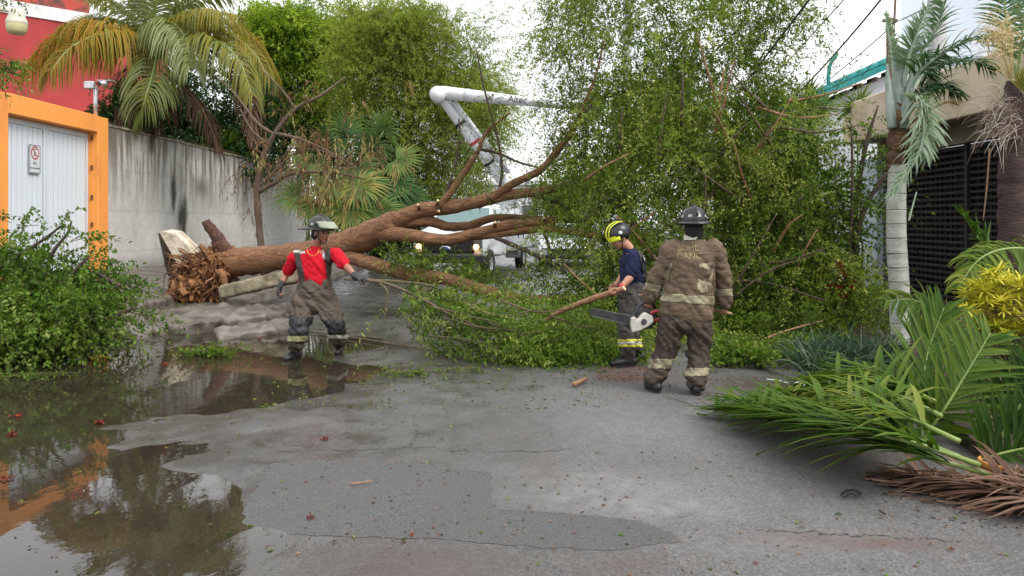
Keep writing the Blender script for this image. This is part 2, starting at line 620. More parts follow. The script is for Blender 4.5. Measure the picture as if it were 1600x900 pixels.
# ================================================================== materials of the setting
def road_material():
    m, t, b = newmat('asphalt')
    aw = N(t, 'ShaderNodeAttribute', attribute_name='wet').outputs['Fac']
    ad = N(t, 'ShaderNodeAttribute', attribute_name='dust').outputs['Fac']
    asn = N(t, 'ShaderNodeAttribute', attribute_name='stain').outputs['Fac']
    grain = noise_fac(t, 75, 3, .75)
    fine = noise_fac(t, 190, 2, .6)
    big = noise_fac(t, .9, 6, .65)
    c = ramp(t, big, [(.28, (.060, .058, .058)), (.5, (.092, .09, .089)), (.72, (.128, .125, .122))])
    c = mixc(t, .42, c, ramp(t, grain, [(.36, (.022, .021, .021)), (.5, (.095, .093, .091)), (.64, (.26, .255, .245))]))
    vo = N(t, 'ShaderNodeTexVoronoi')
    vo.inputs['Scale'].default_value = 62
    t.links.new(N(t, 'ShaderNodeTexCoord').outputs['Object'], vo.inputs['Vector'])
    bw = N(t, 'ShaderNodeRGBToBW')
    t.links.new(vo.outputs['Color'], bw.inputs[0])
    c = mixc(t, .15, c, ramp(t, bw.outputs[0], [(.2, (.025, .024, .024)), (.55, (.10, .097, .093)), (.85, (.30, .29, .275))]))
    brn = noise_fac(t, .55, 7, .7, stretch=(1.6, .5, 1))
    c = mixc(t, math_n(t, 'MULTIPLY', ramp(t, brn, [(.48, (0, 0, 0)), (.66, (1, 1, 1))]), .5), c, (.088, .066, .054))
    blot = noise_fac(t, 2.3, 7, .75, stretch=(1.5, .6, 1))
    c = mixc(t, math_n(t, 'MULTIPLY', ramp(t, blot, [(.5, (0, 0, 0)), (.68, (1, 1, 1))]), .45), c, (.055, .052, .05))
    c = mixc(t, math_n(t, 'MULTIPLY', ad, ramp(t, noise_fac(t, 6, 8, .8), [(.36, (.1, .1, .1)), (.62, (.95, .95, .95))]), True), c, (.23, .228, .225))
    c = mixc(t, math_n(t, 'MULTIPLY', asn, math_n(t, 'ADD', noise_fac(t, 9, 5, .7), .2), True), c, (.085, .045, .035))
    chips = math_n(t, 'GREATER_THAN', fine, .71)
    c = mixc(t, math_n(t, 'MULTIPLY', chips, .55), c, (.34, .33, .31))
    wetn = math_n(t, 'MULTIPLY', aw, math_n(t, 'ADD', math_n(t, 'MULTIPLY', noise_fac(t, 3.2, 6, .7), 1.6), .15), True)
    c = mixc(t, math_n(t, 'MULTIPLY', wetn, .68), c, mixc(t, 1.0, c, (.34, .31, .28), 'MULTIPLY'))
    t.links.new(c, b.inputs['Base Color'])
    rr = N(t, 'ShaderNodeMapRange')
    rr.inputs['To Min'].default_value = .78
    rr.inputs['To Max'].default_value = .2
    t.links.new(wetn, rr.inputs['Value'])
    t.links.new(rr.outputs['Result'], b.inputs['Roughness'])
    h = math_n(t, 'ADD', grain, math_n(t, 'MULTIPLY', noise_fac(t, 14, 4), .8))
    bn = N(t, 'ShaderNodeBump')
    bn.inputs['Distance'].default_value = .012
    sb = N(t, 'ShaderNodeMapRange')
    sb.inputs['To Min'].default_value = .55
    sb.inputs['To Max'].default_value = .12
    t.links.new(wetn, sb.inputs['Value'])
    t.links.new(sb.outputs['Result'], bn.inputs['Strength'])
    t.links.new(h, bn.inputs['Height'])
    t.links.new(bn.outputs['Normal'], b.inputs['Normal'])
    return m

def water_material():
    m, t, b = newmat('muddy_water')
    t.nodes.remove(b)
    tr = N(t, 'ShaderNodeBsdfTransparent')
    tr.inputs['Color'].default_value = (.74, .68, .58, 1)
    mud = N(t, 'ShaderNodeBsdfDiffuse')
    mud.inputs['Color'].default_value = (.115, .092, .068, 1)
    mm = N(t, 'ShaderNodeMixShader')
    mm.inputs[0].default_value = .13
    t.links.new(tr.outputs[0], mm.inputs[1])
    t.links.new(mud.outputs[0], mm.inputs[2])
    gl = N(t, 'ShaderNodeBsdfGlossy')
    gl.inputs['Roughness'].default_value = .022
    gl.inputs['Color'].default_value = (.97, .97, .97, 1)
    fr = N(t, 'ShaderNodeFresnel')
    fr.inputs['IOR'].default_value = 1.36
    bn = N(t, 'ShaderNodeBump')
    bn.inputs['Strength'].default_value = .09
    bn.inputs['Distance'].default_value = .012
    t.links.new(noise_fac(t, 7, 3, .5, stretch=(1, .6, 1)), bn.inputs['Height'])
    t.links.new(bn.outputs['Normal'], gl.inputs['Normal'])
    t.links.new(bn.outputs['Normal'], fr.inputs['Normal'])
    ms = N(t, 'ShaderNodeMixShader')
    t.links.new(fr.outputs[0], ms.inputs[0])
    t.links.new(mm.outputs[0], ms.inputs[1])
    t.links.new(gl.outputs[0], ms.inputs[2])
    t.links.new(ms.outputs[0], t.nodes['Material Output'].inputs['Surface'])
    return m

def wall_material():
    """grey rendered wall with rain streaks below the coping, patches and one black leak stain"""
    m, t, b = newmat('weathered_render')
    geo = N(t, 'ShaderNodeTexCoord').outputs['Object']
    sep = N(t, 'ShaderNodeSeparateXYZ')
    t.links.new(geo, sep.inputs[0])
    z = sep.outputs['Z']; y = sep.outputs['Y']
    c = ramp(t, noise_fac(t, .8, 6, .6), [(.3, (.33, .315, .285)), (.55, (.50, .485, .455)), (.75, (.63, .62, .60))])
    c = mixc(t, .35, c, ramp(t, noise_fac(t, 5, 6, .7), [(.3, (.36, .34, .30)), (.7, (.72, .72, .71))]))
    streak = noise_fac(t, 3.4, 6, .7, stretch=(1, 1, .10))
    top = N(t, 'ShaderNodeMapRange')
    top.inputs['From Min'].default_value = 1.7
    top.inputs['From Max'].default_value = 3.3
    t.links.new(z, top.inputs['Value'])
    sf = math_n(t, 'MULTIPLY', ramp(t, streak, [(.44, (0, 0, 0)), (.56, (1, 1, 1))]), top.outputs['Result'], True)
    c = mixc(t, math_n(t, 'MULTIPLY', sf, .9), c, (.12, .095, .06))
    cap = N(t, 'ShaderNodeMapRange')
    cap.inputs['From Min'].default_value = 3.3
    cap.inputs['From Max'].default_value = 3.8
    t.links.new(z, cap.inputs['Value'])
    c = mixc(t, math_n(t, 'MULTIPLY', math_n(t, 'MULTIPLY', cap.outputs['Result'], noise_fac(t, 3, 5, .7)), 1.3, True), c, (.09, .08, .06))
    # courses of old blockwork showing faintly as bands
    band = math_n(t, 'FRACT', math_n(t, 'MULTIPLY', math_n(t, 'ADD', z, math_n(t, 'MULTIPLY', noise_fac(t, 1.5, 3), .12)), 1.05))
    bl = math_n(t, 'LESS_THAN', band, .05)
    c = mixc(t, math_n(t, 'MULTIPLY', bl, .22), c, (.24, .22, .19))
    # the leak
    def blob(y0, z0, sy, sz):
        a = math_n(t, 'POWER', math_n(t, 'DIVIDE', math_n(t, 'SUBTRACT', y, y0), sy), 2.0)
        e = math_n(t, 'POWER', math_n(t, 'DIVIDE', math_n(t, 'SUBTRACT', z, z0), sz), 2.0)
        r_ = math_n(t, 'SQRT', math_n(t, 'ADD', a, e))
        r_ = math_n(t, 'ADD', r_, math_n(t, 'MULTIPLY', math_n(t, 'SUBTRACT', noise_fac(t, 3.2, 6, .7, stretch=(1, 1, .45)), .5), 2.4))
        return math_n(t, 'SUBTRACT', 1.25, r_, True)
    c = mixc(t, math_n(t, 'MULTIPLY', blob(22.2, 1.75, .36, .55), 1.3, True), c, (.05, .045, .032))
    c = mixc(t, math_n(t, 'MULTIPLY', blob(21.6, 2.35, .18, .5), 1.3, True), c, (.06, .055, .045))
    c = mixc(t, math_n(t, 'MULTIPLY', blob(23.6, 2.6, .55, .3), .8, True), c, (.16, .135, .1))
    foot = N(t, 'ShaderNodeMapRange')
    foot.inputs['From Min'].default_value = .85
    foot.inputs['From Max'].default_value = .3
    t.links.new(z, foot.inputs['Value'])
    c = mixc(t, math_n(t, 'MULTIPLY', math_n(t, 'MULTIPLY', foot.outputs['Result'], noise_fac(t, 2.5, 6, .7)), 1.5, True), c, (.07, .065, .055))
    t.links.new(c, b.inputs['Base Color'])
    b.inputs['Roughness'].default_value = .85
    bump(t, b, noise_fac(t, 18, 6, .7), .35, .02)
    return m

M_road = road_material()
M_water = water_material()
M_wall = wall_material()
M_patch = None
M_conc = mat('wet_concrete', (.17, .15, .125), (.045, .033, .025), rough=.42, scale=2.6, bmp=.5, bscale=22, lo=.3, hi=.7)
M_slab = mat('pale_broken_concrete', (.62, .55, .44), (.36, .3, .22), rough=.9, scale=7, bmp=.8, bscale=18, bdist=.03)
M_kerb = mat('mossy_concrete', (.27, .235, .155), (.085, .07, .042), rough=.85, scale=4, bmp=.7, bscale=20, bdist=.03)
M_orange = mat('orange_paint', (.82, .31, .06), (.58, .20, .045), rough=.65, scale=1.6, bmp=.25, bscale=30, lo=.22, hi=.5, stretch=(1, 1, .35), detail=9)
M_white = mat('white_gate_paint', (.66, .715, .76), (.57, .62, .66), rough=.45, scale=1.2, stretch=(1, 1, .25))
M_groove = mat('dark_gap', (.12, .125, .13), rough=.8)
M_red = mat('red_paint', (.40, .040, .038), (.25, .026, .026), rough=.8, scale=.35, bmp=.2, bscale=25, lo=.3, hi=.6)
M_redold = mat('peeling_red_parapet', (.42, .06, .045), (.10, .05, .04), rough=.85, scale=1.1, lo=.38, hi=.55)
M_band = mat('white_band_paint', (.72, .72, .72), (.55, .54, .52), rough=.7, scale=2)
M_soil = mat('soil', (.09, .06, .042), (.035, .024, .018), rough=.95, scale=6, bmp=.9, bscale=30, bdist=.04)
M_earth = mat('verge_earth', (.12, .105, .075), (.05, .05, .03), rough=.95, scale=.4)
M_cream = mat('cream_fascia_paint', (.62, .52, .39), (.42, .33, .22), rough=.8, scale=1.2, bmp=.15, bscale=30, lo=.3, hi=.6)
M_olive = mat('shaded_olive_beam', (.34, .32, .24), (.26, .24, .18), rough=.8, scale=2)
M_dkwood = mat('dark_brown_lattice_paint', (.018, .013, .014), (.010, .008, .009), rough=.5, scale=6)
M_pale = mat('pale_blue_render', (.60, .66, .74), (.52, .58, .66), rough=.8, scale=.5)
M_whitewall = mat('white_house_render', (.68, .70, .73), (.55, .57, .6), rough=.8, scale=.7)
M_teal = mat('teal_glazed_tile', (.010, .28, .27), (.006, .19, .195), rough=.3, scale=5)
M_timber = mat('weathered_timber', (.13, .085, .055), (.06, .038, .026), rough=.85, scale=5, stretch=(6, 6, .6), bmp=.5)
M_concpole = mat('concrete_pole', (.42, .43, .43), (.32, .32, .32), rough=.8, scale=3)
M_metal = mat('galvanised_metal', (.55, .56, .57), (.42, .43, .44), rough=.4, metal=.7, scale=8)
M_black = mat('black_rubber', (.018, .018, .02), (.01, .01, .011), rough=.6, scale=12)
M_rust = mat('rusty_metal', (.1, .05, .03), (.045, .025, .02), rough=.8, scale=15)

# ================================================================== road (one sheet out to the horizon)
WATER = -0.02
def road_z(X, Y):
    X = np.asarray(X, float); Y = np.asarray(Y, float)
    g = -0.068 * sstep(-0.75, -2.8, X) * (1 + .75 * sstep(5.5, 4.5, Y) + .5 * np.exp(-((Y - 8.3) / .8) ** 2)) + .05 * sstep(-3.9, -5.3, X) * sstep(8.0, 11.0, Y)
    hump = .04 * np.exp(-((Y - 6.5) / 1.15) ** 2) * sstep(-1.2, -2.2, X)
    hump = hump + .05 * np.exp(-(((Y - 9.9) / .7) ** 2 + ((X + 2.2) / .8) ** 2)) + .06 * sstep(10.6, 12.0, Y) * sstep(-4.6, -3.8, X)
    hump = hump + .035 * np.exp(-(((X + 1.2) / .42) ** 2 + ((Y - 4.75) / .5) ** 2))
    nz = (fbm(X, Y, .9, 6, 3) - .5) * .085 * sstep(.6, -1.6, X) + (fbm(X, Y, 2.6, 5, 8) - .5) * .026
    near = sstep(60, 25, np.hypot(X, Y - 8))
    return (g + hump + nz) * near

def blobs(X, Y, L):
    s = np.zeros_like(X)
    for (u, v, ru, rv, a) in L:
        p = G(u, v)
        e1 = G(u + ru, v); e2 = G(u, v - rv if v - rv > H0 + 20 else v + rv)
        rx = abs(e1.x - p.x); ry = max(abs(e2.y - p.y), .03)
        s = np.maximum(s, a * np.exp(-(((X - p.x) / rx) ** 2 + ((Y - p.y) / ry) ** 2)))
    return s

xs = np.unique(np.concatenate([np.arange(-7.6, 6.4, .06), -7.6 - np.geomspace(.2, 400, 22), 6.4 + np.geomspace(.2, 400, 22)]))
ys = np.unique(np.concatenate([np.arange(2.0, 16.2, .06), 16.2 + np.geomspace(.2, 900, 34), 2.0 - np.geomspace(.2, 60, 12)]))
XX, YY = np.meshgrid(xs, ys, indexing='ij')
ZZ = road_z(XX, YY)
WET = np.clip(sstep(.085, .005, ZZ - WATER) * sstep(1.2, -.8, XX), 0, 1)
WET = np.maximum(WET, blobs(XX, YY, [(660, 610, 22, 40, .8), (640, 640, 14, 16, .7), (830, 607, 30, 10, .9), (700, 570, 30, 15, .6), (840, 640, 12, 8, .5), (1200, 600, 90, 20, .8), (560, 640, 40, 60, .6)]))
WET = np.maximum(WET, sstep(10.5, 12.5, YY) * .75)
WET = np.maximum(WET, .5 * sstep(.2, -1.4, XX))
DUST = blobs(XX, YY, [(920, 765, 170, 34, .9), (1010, 790, 130, 22, .9), (1200, 845, 200, 20, .5), (950, 660, 170, 45, .35), (1130, 660, 60, 30, .5)])
STAIN = blobs(XX, YY, [(1370, 848, 130, 12, .9), (1250, 838, 90, 10, .6), (640, 885, 150, 40, .75), (300, 790, 60, 20, .3), (975, 588, 32, 9, 1.0), (1000, 575, 40, 9, .7), (980, 885, 60, 12, .5), (1170, 605, 60, 14, .6)])
nx, ny = XX.shape
idx = np.arange(nx * ny).reshape(nx, ny)
q = np.stack([idx[:-1, :-1], idx[1:, :-1], idx[1:, 1:], idx[:-1, 1:]], -1).reshape(-1, 4)
me = np_mesh('road', np.stack([XX, YY, ZZ], -1), q, attrs={'wet': WET.ravel(), 'dust': DUST.ravel(), 'stain': STAIN.ravel()}, smooth=True)
tag(link('road', me, M_road), 'grey asphalt street wet and stained, running back under the fallen tree', 'road', kind='structure')

# standing rain water in the gutter
pw = np.array([[-7.5, .4, WATER], [-.45, .4, WATER], [-.45, 12.6, WATER], [-7.5, 12.6, WATER]])
tag(link('puddle', np_mesh('puddle', pw, [[0, 1, 2, 3]]), M_water), 'shallow brown rain puddle along the gutter mirroring the gate', 'puddle', kind='structure')

# darker repair patch
from mathutils import geometry
def ground_sheet(name, outline_px, lift, material, step=.1, jag=.02, label=None, cat=None, pts=None):
    c = [G(u, v) for u, v in outline_px] if pts is None else [Vector((*p, 0)) for p in pts]
    bd = []
    for i in range(len(c)):
        a, b = c[i], c[(i + 1) % len(c)]
        k = max(2, int((b - a).length / (step * .5)))
        for j in range(k):
            p = a.lerp(b, j / k)
            bd.append(Vector((p.x + random.uniform(-jag, jag), p.y + random.uniform(-jag, jag))))
    n = len(bd)
    inner = []
    x0, x1 = min(p.x for p in bd), max(p.x for p in bd)
    y0, y1 = min(p.y for p in bd), max(p.y for p in bd)
    x = x0
    while x < x1:
        y = y0
        while y < y1:
            inner.append(Vector((x, y)))
            y += step
        x += step
    vs, es, fs, *_ = geometry.delaunay_2d_cdt(bd + inner, [(i, (i + 1) % n) for i in range(n)], [list(range(n))], 1, 1e-4)
    X = np.array([p.x for p in vs]); Y = np.array([p.y for p in vs])
    Z = road_z(X, Y) + lift
    mb = MB()
    mb.add(np.stack([X, Y, Z], 1), [tuple(f) for f in fs])
    ec = {}
    for f in fs:
        for i in range(len(f)):
            e = (f[i], f[(i + 1) % len(f)])
            if (e[1], e[0]) in ec: ec.pop((e[1], e[0]))
            else: ec[e] = 1
    for a, b in list(ec):      # skirt, so the edge sits in the road
        i0 = len(mb.v)
        mb.v += [(X[a], Y[a], Z[a] - lift - .03), (X[b], Y[b], Z[b] - lift - .03)]
        mb.f.append((a, i0, i0 + 1, b))
    o = mb.build(name, material, smooth=False)
    return tag(o, label, cat, kind='structure')

M_patch = mat('dark_asphalt_patch', (.098, .096, .095), (.040, .039, .039), rough=.66, scale=70, bmp=.5, bscale=95, bdist=.01, lo=.3, hi=.7)
ground_sheet('asphalt_patch', [(425, 724), (520, 722), (640, 728), (766, 738), (772, 794), (880, 800), (985, 812), (1052, 832), (1066, 848), (960, 858), (800, 852), (640, 842), (480, 832), (362, 820)], .003, M_patch, jag=.014, label='darker rectangular tarmac repair patch in the middle of the street', cat='road patch')

# cracks in the asphalt
M_crack = mat('crack', (.03, .028, .027), rough=.9)
def crack(px, wdt, label):
    pts = [G(u, v) for u, v in px]
    sp = spline(pts, 60)
    vs, fs = [], []
    for i, p in enumerate(sp):
        jx, jy = random.uniform(-.02, .02), random.uniform(-.03, .03)
        x, y = p[0] + jx, p[1] + jy
        wv = wdt * random.uniform(.3, 1.3)
        z = float(road_z(x, y)) + .003
        vs += [(x, y - wv, z), (x, y + wv, z)]
        if i: fs.append((2 * i - 2, 2 * i, 2 * i + 1, 2 * i - 1))
    mb = MB(); mb.add(vs, fs)
    tag(mb.build('road_crack', M_crack), label, 'crack', kind='structure')
crack([(430, 706), (560, 704), (640, 700), (720, 705), (800, 706), (900, 704)], .004, 'thin crack running across the street above the dark patch')
crack([(640, 700), (650, 680), (648, 655), (662, 630)], .0035, 'short crack branching away up the street')
crack([(1180, 826), (1280, 832), (1380, 838), (1500, 846)], .0035, 'thin seam beside the brown stain on the right')

# ================================================================== left pavement, wall and gate
WX = -9.14
def pave_z(X, Y):
    return .11 - .07 * np.exp(-((Y - 13.2) / 2.2) ** 2) * np.clip((X + 7) / 1.9, 0, 1) + .37 * np.clip((-5.15 - X) / 3.9, 0, 1) + (fbm(X, Y, 1.1, 4, 21) - .5) * .09 + (fbm(X, Y, 3.5, 3, 33) - .5) * .04
px_ = np.concatenate([[-5.1, -5.16], np.arange(-5.25, -9.3, -.12)])
py_ = np.concatenate([np.arange(5.5, 20, .12), np.arange(20, 45, .8)])
A, B = np.meshgrid(px_, py_, indexing='ij')
ZP = pave_z(A, B)
edge = (fbm(B, B * 0, .8, 3, 5) - .5) * .25
shift = -1.9 * sstep(11.2, 8.6, B)
AX = A + edge * np.clip(1 - np.arange(len(px_))[:, None] / 6, 0, 1) + shift * np.clip((A + 9.2) / 4.1, 0, 1)
ZP[0] = -.12
i2 = np.arange(A.size).reshape(A.shape)
q = np.stack([i2[:-1, :-1], i2[:-1, 1:], i2[1:, 1:], i2[1:, :-1]], -1).reshape(-1, 4)
tag(link('pavement', np_mesh('pavement', np.stack([AX, B, ZP], -1), q, smooth=False), M_conc), 'raised muddy concrete pavement below the grey wall', 'pavement', kind='structure')

wall = empty('boundary_wall', (WX, 25, .3), 'grey rain-streaked boundary wall with spikes on top behind the uprooted tree', 'wall')
MB().box((WX - .12, 27.0, 1.84), (.24, 17.98, 3.88)).build('wall_body', M_wall, wall)
cp = MB()
for k in range(30):
    y0 = 18.02 + k * .6
    cp.box((WX - .12 + random.uniform(-.01, .01), y0 + .3, 3.80 + random.uniform(-.012, .012)), (.3, .6, .05))
cp.build('coping', M_kerb, wall)
sp = MB()
for k in range(150):
    y0 = 18.1 + k * .118
    h = random.uniform(.07, .15)
    x0 = WX - .1 + random.uniform(-.05, .05)
    sp.tube([(x0, y0, 3.8), (x0 + random.uniform(-.03, .03), y0 + random.uniform(-.03, .03), 3.82 + h)], [.012, .003], 4)
    if k % 3 == 0:
        sp.tube([(x0, y0, 3.88), (x0 + .02, y0 + .36, 3.89 + random.uniform(-.02, .02))], .006, 4)
sp.build('spike_strip', M_rust, wall)

gs = empty('gate_surround', (WX, 16.1, .3), 'orange painted concrete gateway framing the white gate', 'gateway')
MB().box((WX - .11, 17.775, 2.0), (.34, .45, 3.86), bev=.012).build('pillar', M_orange, gs)
MB().box((WX - .11, 14.16, 2.0), (.34, .54, 3.86), bev=.012).build('pillar', M_orange, gs)
MB().box((WX - .11, 15.99, 3.758), (.346, 3.12, .37), bev=.012).build('lintel', M_orange, gs)
for zz in (.9, 1.5, 2.1, 2.75, 3.4):
    MB().tube([(WX - .07, 17.535, zz), (WX - .07, 17.535, zz + .1)], .022, 8).build('hinge', M_rust, gs)

GXX = WX - .17
gate = empty('metal_gate', (GXX, 16, .46), 'white double gate of vertical boards inside the orange gateway', 'gate')
def gate_leaf(y0, y1, nb):
    zb, zt = .5, 3.55
    lf = MB()
    fw = .09
    lf.box((GXX, y0 + fw / 2, (zb + zt) / 2), (.05, fw, zt - zb))
    lf.box((GXX, y1 - fw / 2, (zb + zt) / 2), (.05, fw, zt - zb))
    lf.box((GXX, (y0 + y1) / 2, zt - .05), (.047, y1 - y0 - 2 * fw, .1))
    lf.box((GXX, (y0 + y1) / 2, zb + .05), (.047, y1 - y0 - 2 * fw, .1))
    f = lf.build('leaf_frame', M_white, gate)
    MB().box((GXX - .016, (y0 + y1) / 2, (zb + zt) / 2), (.008, y1 - y0 - 2 * fw, zt - zb - .2)).build('dark_gap_sheet', M_groove, gate)
    ys0, ys1 = y0 + fw + .012, y1 - fw - .012
    bw = (ys1 - ys0) / nb
    bm = MB().box((0, 0, 0), (.022, bw - .016, zt - zb - .215), bev=.004).mesh('board')
    for k in range(nb):
        o = link('board', bm, M_white, gate, world=True)
        o.location = (GXX + .004 + random.uniform(-.002, .002), ys0 + bw * (k + .5), (zb + zt) / 2)
gate_leaf(14.44, 15.94, 8)
gate_leaf(15.955, 17.53, 8)
# no-parking plate
M_signw = mat('sign_white', (.62, .64, .66), (.52, .55, .58), rough=.5)
M_signb = mat('sign_black_print', (.12, .14, .16), rough=.5)
M_signr = mat('sign_red_print', (.50, .09, .11), rough=.5)
sy, sz, sx = 15.52, 2.83, GXX + .05
sign = empty('no_parking_sign', (sx, sy, sz), 'small faded no-parking plate with a crossed-out letter E on the white gate', 'sign')
rotp = Matrix.Translation((sx + .006, sy, sz)) @ Matrix.Rotation(R(90), 4, 'Z') @ Matrix.Rotation(R(90), 4, 'X')
MB().box((sx, sy, sz), (.01, .36, .56)).build('plate', M_signw, sign)
bd = MB()
for a in (-1, 1):
    bd.box((sx + .006, sy + a * .168, sz), (.006, .014, .54))
    bd.box((sx + .006, sy, sz + a * .265), (.0062, .322, .014))
bd.build('border', M_signb, sign)
rg = MB()
rg.lathe([(.105, .0), (.105, .006), (.13, .006), (.13, .0)], 32, m=rotp @ Matrix.Translation((0, .12, 0)))
rg.box((sx + .0075, sy, sz + .12), (.004, .022, .21), m=Matrix.Rotation(R(45), 3, 'X'))
rg.build('red_ring', M_signr, sign)
text_obj('letter', 'E', .2, rotp @ Matrix.Translation((0, .12, .0005)), M_signb, sign)
text_obj('lettering', 'NO', .085, rotp @ Matrix.Translation((0, -.085, .0005)), M_signb, sign)
text_obj('lettering', 'ESTACIONARSE', .046, rotp @ Matrix.Translation((0, -.18, .0005)), M_signb, sign)

cc = empty('security_camera', (WX - .1, 17.75, 3.94), 'grey security camera on a short pole above the orange gate pillar', 'camera')
MB().tube([(WX - .1, 17.75, 3.93), (WX - .1, 17.75, 4.62)], .045, 10).build('pole', M_metal, cc, True)
MB().box((WX - .16, 17.62, 4.62), (.22, .12, .17), bev=.02).build('junction_box', M_metal, cc)
ch = MB().tube([P(156, 131, 17.55), P(166, 130, 17.65)], .06, 12).build('camera_body', M_metal, cc, True)
MB().tube([P(154.6, 131.2, 17.5), P(156, 131, 17.552)], .045, 12).build('lens', M_black, ch)
MB().box(P(166, 126.5, 17.72), (.32, .2, .015)).build('sun_shield', M_metal, cc)

# lamp on a post just outside the left edge
lp = empty('street_lamp', (-8.45, 12.4, .3), 'old beige globe lamp on an arm in front of the red building', 'lamp')
M_globe = mat('yellowed_globe', (.55, .50, .27), (.45, .40, .2), rough=.35, scale=4)
M_lampcap = mat('cream_lamp_cap', (.55, .52, .42), (.44, .41, .33), rough=.4, scale=4)
lc = P(26, 38, 12.4)
MB().tube([(-8.75, 12.4, .2), (-8.75, 12.4, 4.95)], [.06, .045], 10).build('post', M_metal, lp, True)
MB().tube([(-8.75, 12.4, 4.86), (-8.4, 12.4, 4.98), (lc.x, 12.4, lc.z + .2)], .035, 8).build('arm', M_lampcap, lp, True)
MB().lathe([(.02, .24), (.09, .23), (.11, .2), (.12, .12), (.145, .06), (.155, .02), (.15, .0)], 22, m=Matrix.Translation(lc)).build('lamp_cap', M_lampcap, lp, True)
MB().lathe([(.148, .018), (.15, -.03), (.14, -.1), (.11, -.15), (.05, -.165), (.004, -.168)], 22, m=Matrix.Translation(lc)).build('globe', M_globe, lp, True)

# red building behind the wall: facade turned 45 degrees
def Q(t_, z_, off=0.0):
    return Vector((-28.8 + 1.5 * t_ + off * .7071, 45 + 1.5 * t_ - off * .7071, z_))
rb = empty('red_building', (-28.8, 45, 0), 'tall red painted building with a white band behind the palm', 'building')
def facade_box(t0, t1, z0, z1, o0, o1):
    a = [Q(t0, z0, o1), Q(t1, z0, o1), Q(t1, z0, o0), Q(t0, z0, o0)]
    return MB().poly(a, (0, 0, z1 - z0))
facade_box(-14, 4.4, -.2, 13.4, -7, 0).build('wall', M_red, rb)
facade_box(-14, 2.3, 13.4, 14.15, -7, .08).build('white_band', M_band, rb)
facade_box(-14, 2.2, 14.15, 15.0, -7, -.02).build('parapet', M_redold, rb)
facade_box(-14, 2.3, 15.0, 15.15, -7, .06).build('coping', M_kerb, rb)

# ================================================================== right: carport house
hs = empty('carport_house', (8, 14, 0), 'cream carport with a deep overhanging fascia behind the royal palm', 'house')
MB().box((7.32, 13.4, 3.72), (.24, 8.0, .86), bev=.02).build('fascia', M_cream, hs)
MB().box((9.6, 13.4, 4.06), (4.3, 8.0, .14)).build('roof_slab', M_cream, hs)
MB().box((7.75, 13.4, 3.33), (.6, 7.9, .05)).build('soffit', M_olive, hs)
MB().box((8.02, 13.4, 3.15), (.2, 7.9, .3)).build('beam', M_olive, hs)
MB().box((8.05, 17.6, 1.5), (.4, .75, 3.0)).build('end_pillar', M_pale, hs)
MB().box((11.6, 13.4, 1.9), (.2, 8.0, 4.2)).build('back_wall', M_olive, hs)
gt = empty('lattice_gate', (8.0, 13.2, 0), 'dark brown slatted carport gate under the cream fascia', 'gate')
MB().box((8.12, 13.35, 1.5), (.03, 7.7, 2.98)).build('dark_gap_sheet', M_dkwood, gt)  # dark sheet standing in for the unlit void behind the slats
hm = MB().box((0, 0, 0), (.05, 7.7, .05), bev=.006).mesh('slat')
for k in range(26):
    o = link('slat', hm, M_dkwood, gt)
    o.location = (8.0, 13.35, .12 + k * .112)
vm = MB().box((0, 0, 0), (.03, .04, 2.9)).mesh('upright')
for k in range(44):
    o = link('upright', vm, M_dkwood, gt)
    o.location = (8.055, 9.6 + k * .174, 1.52)
for yy in (11.4, 14.0, 16.6):
    MB().box((7.965, yy, 1.5), (.06, .1, 2.96)).build('post', M_dkwood, gt)

# pale tall block and the white house with the teal roof
pb = empty('tall_pale_building', (12, 24, 0), 'tall pale blue rendered block behind the carport', 'building')
MB().poly([(11.0, 22.6, -.2), (22, 22.6, -.2), (25, 30, -.2), (14.9, 30, -.2)], (0, 0, 13.4)).build('wall', M_pale, pb)
MB().poly([(10.9, 22.4, 13.2), (22.2, 22.4, 13.2), (25.2, 30.2, 13.2), (14.8, 30.2, 13.2)], (0, 0, .3)).build('parapet', M_pale, pb)
th = empty('teal_roofed_house', (9.5, 24, 0), 'white house with a sloping teal tiled roof beside the wooden pole', 'house')
MB().box((10.35, 24.4, 2.35), (4.3, 5.6, 4.7)).build('wall', M_whitewall, th)
gb = MB()
gb.poly([(8.2, 21.6, 4.7), (10.35, 21.6, 4.7), (10.35, 21.6, 5.68)], (0, 5.6, 0))
gb.build('gable', M_whitewall, th)
ta, tb = Vector((7.75, 0, 4.83)), Vector((10.35, 0, 6.02))
dv = (tb - ta).normalized()
nv_ = Vector((-dv.z, 0, dv.x))
rf = MB()
rf.poly([Vector((ta.x, 21.2, ta.z)), Vector((tb.x, 21.2, tb.z)), Vector((tb.x, 21.2, tb.z)) - nv_ * .16, Vector((ta.x, 21.2, ta.z)) - nv_ * .16], (0, 6.2, 0))
roof = rf.build('roof', M_teal, th)
tile = MB()
for k in range(7):
    a = math.pi * k / 6
tl = []
L_ = (tb - ta).length
nr = 9
tm = MB()
pr = []
for s in (0, 1):
    for k in range(7):
        a = math.pi * k / 6
        rr_ = .135 if s == 0 else .11
        pr.append(dv * (s * (L_ / nr + .03)) + Vector((0, -math.cos(a) * rr_, 0)) + nv_ * (math.sin(a) * rr_ * .9 + (.0 if s == 0 else .015)))
tm.add(pr, [(k, k + 1, 8 + k, 7 + k) for k in range(6)] + [tuple(range(6, -1, -1))])
tmesh = tm.mesh('roof_tile', True)
for i in range(nr):
    for j in range(14):
        o = link('roof_tile', tmesh, M_teal, roof)
        o.location = ta + dv * (i * L_ / nr) + nv_ * .01 + Vector((0, 21.32 + j * .24, 0))
fin = [ta + dv * .75 + Vector((0, 21.3, .1)), ta + dv * .74 + Vector((0, 21.3, .4)), ta + dv * .82 + Vector((0, 21.3, .68)), ta + dv * 1.0 + Vector((0, 21.3, .82))]
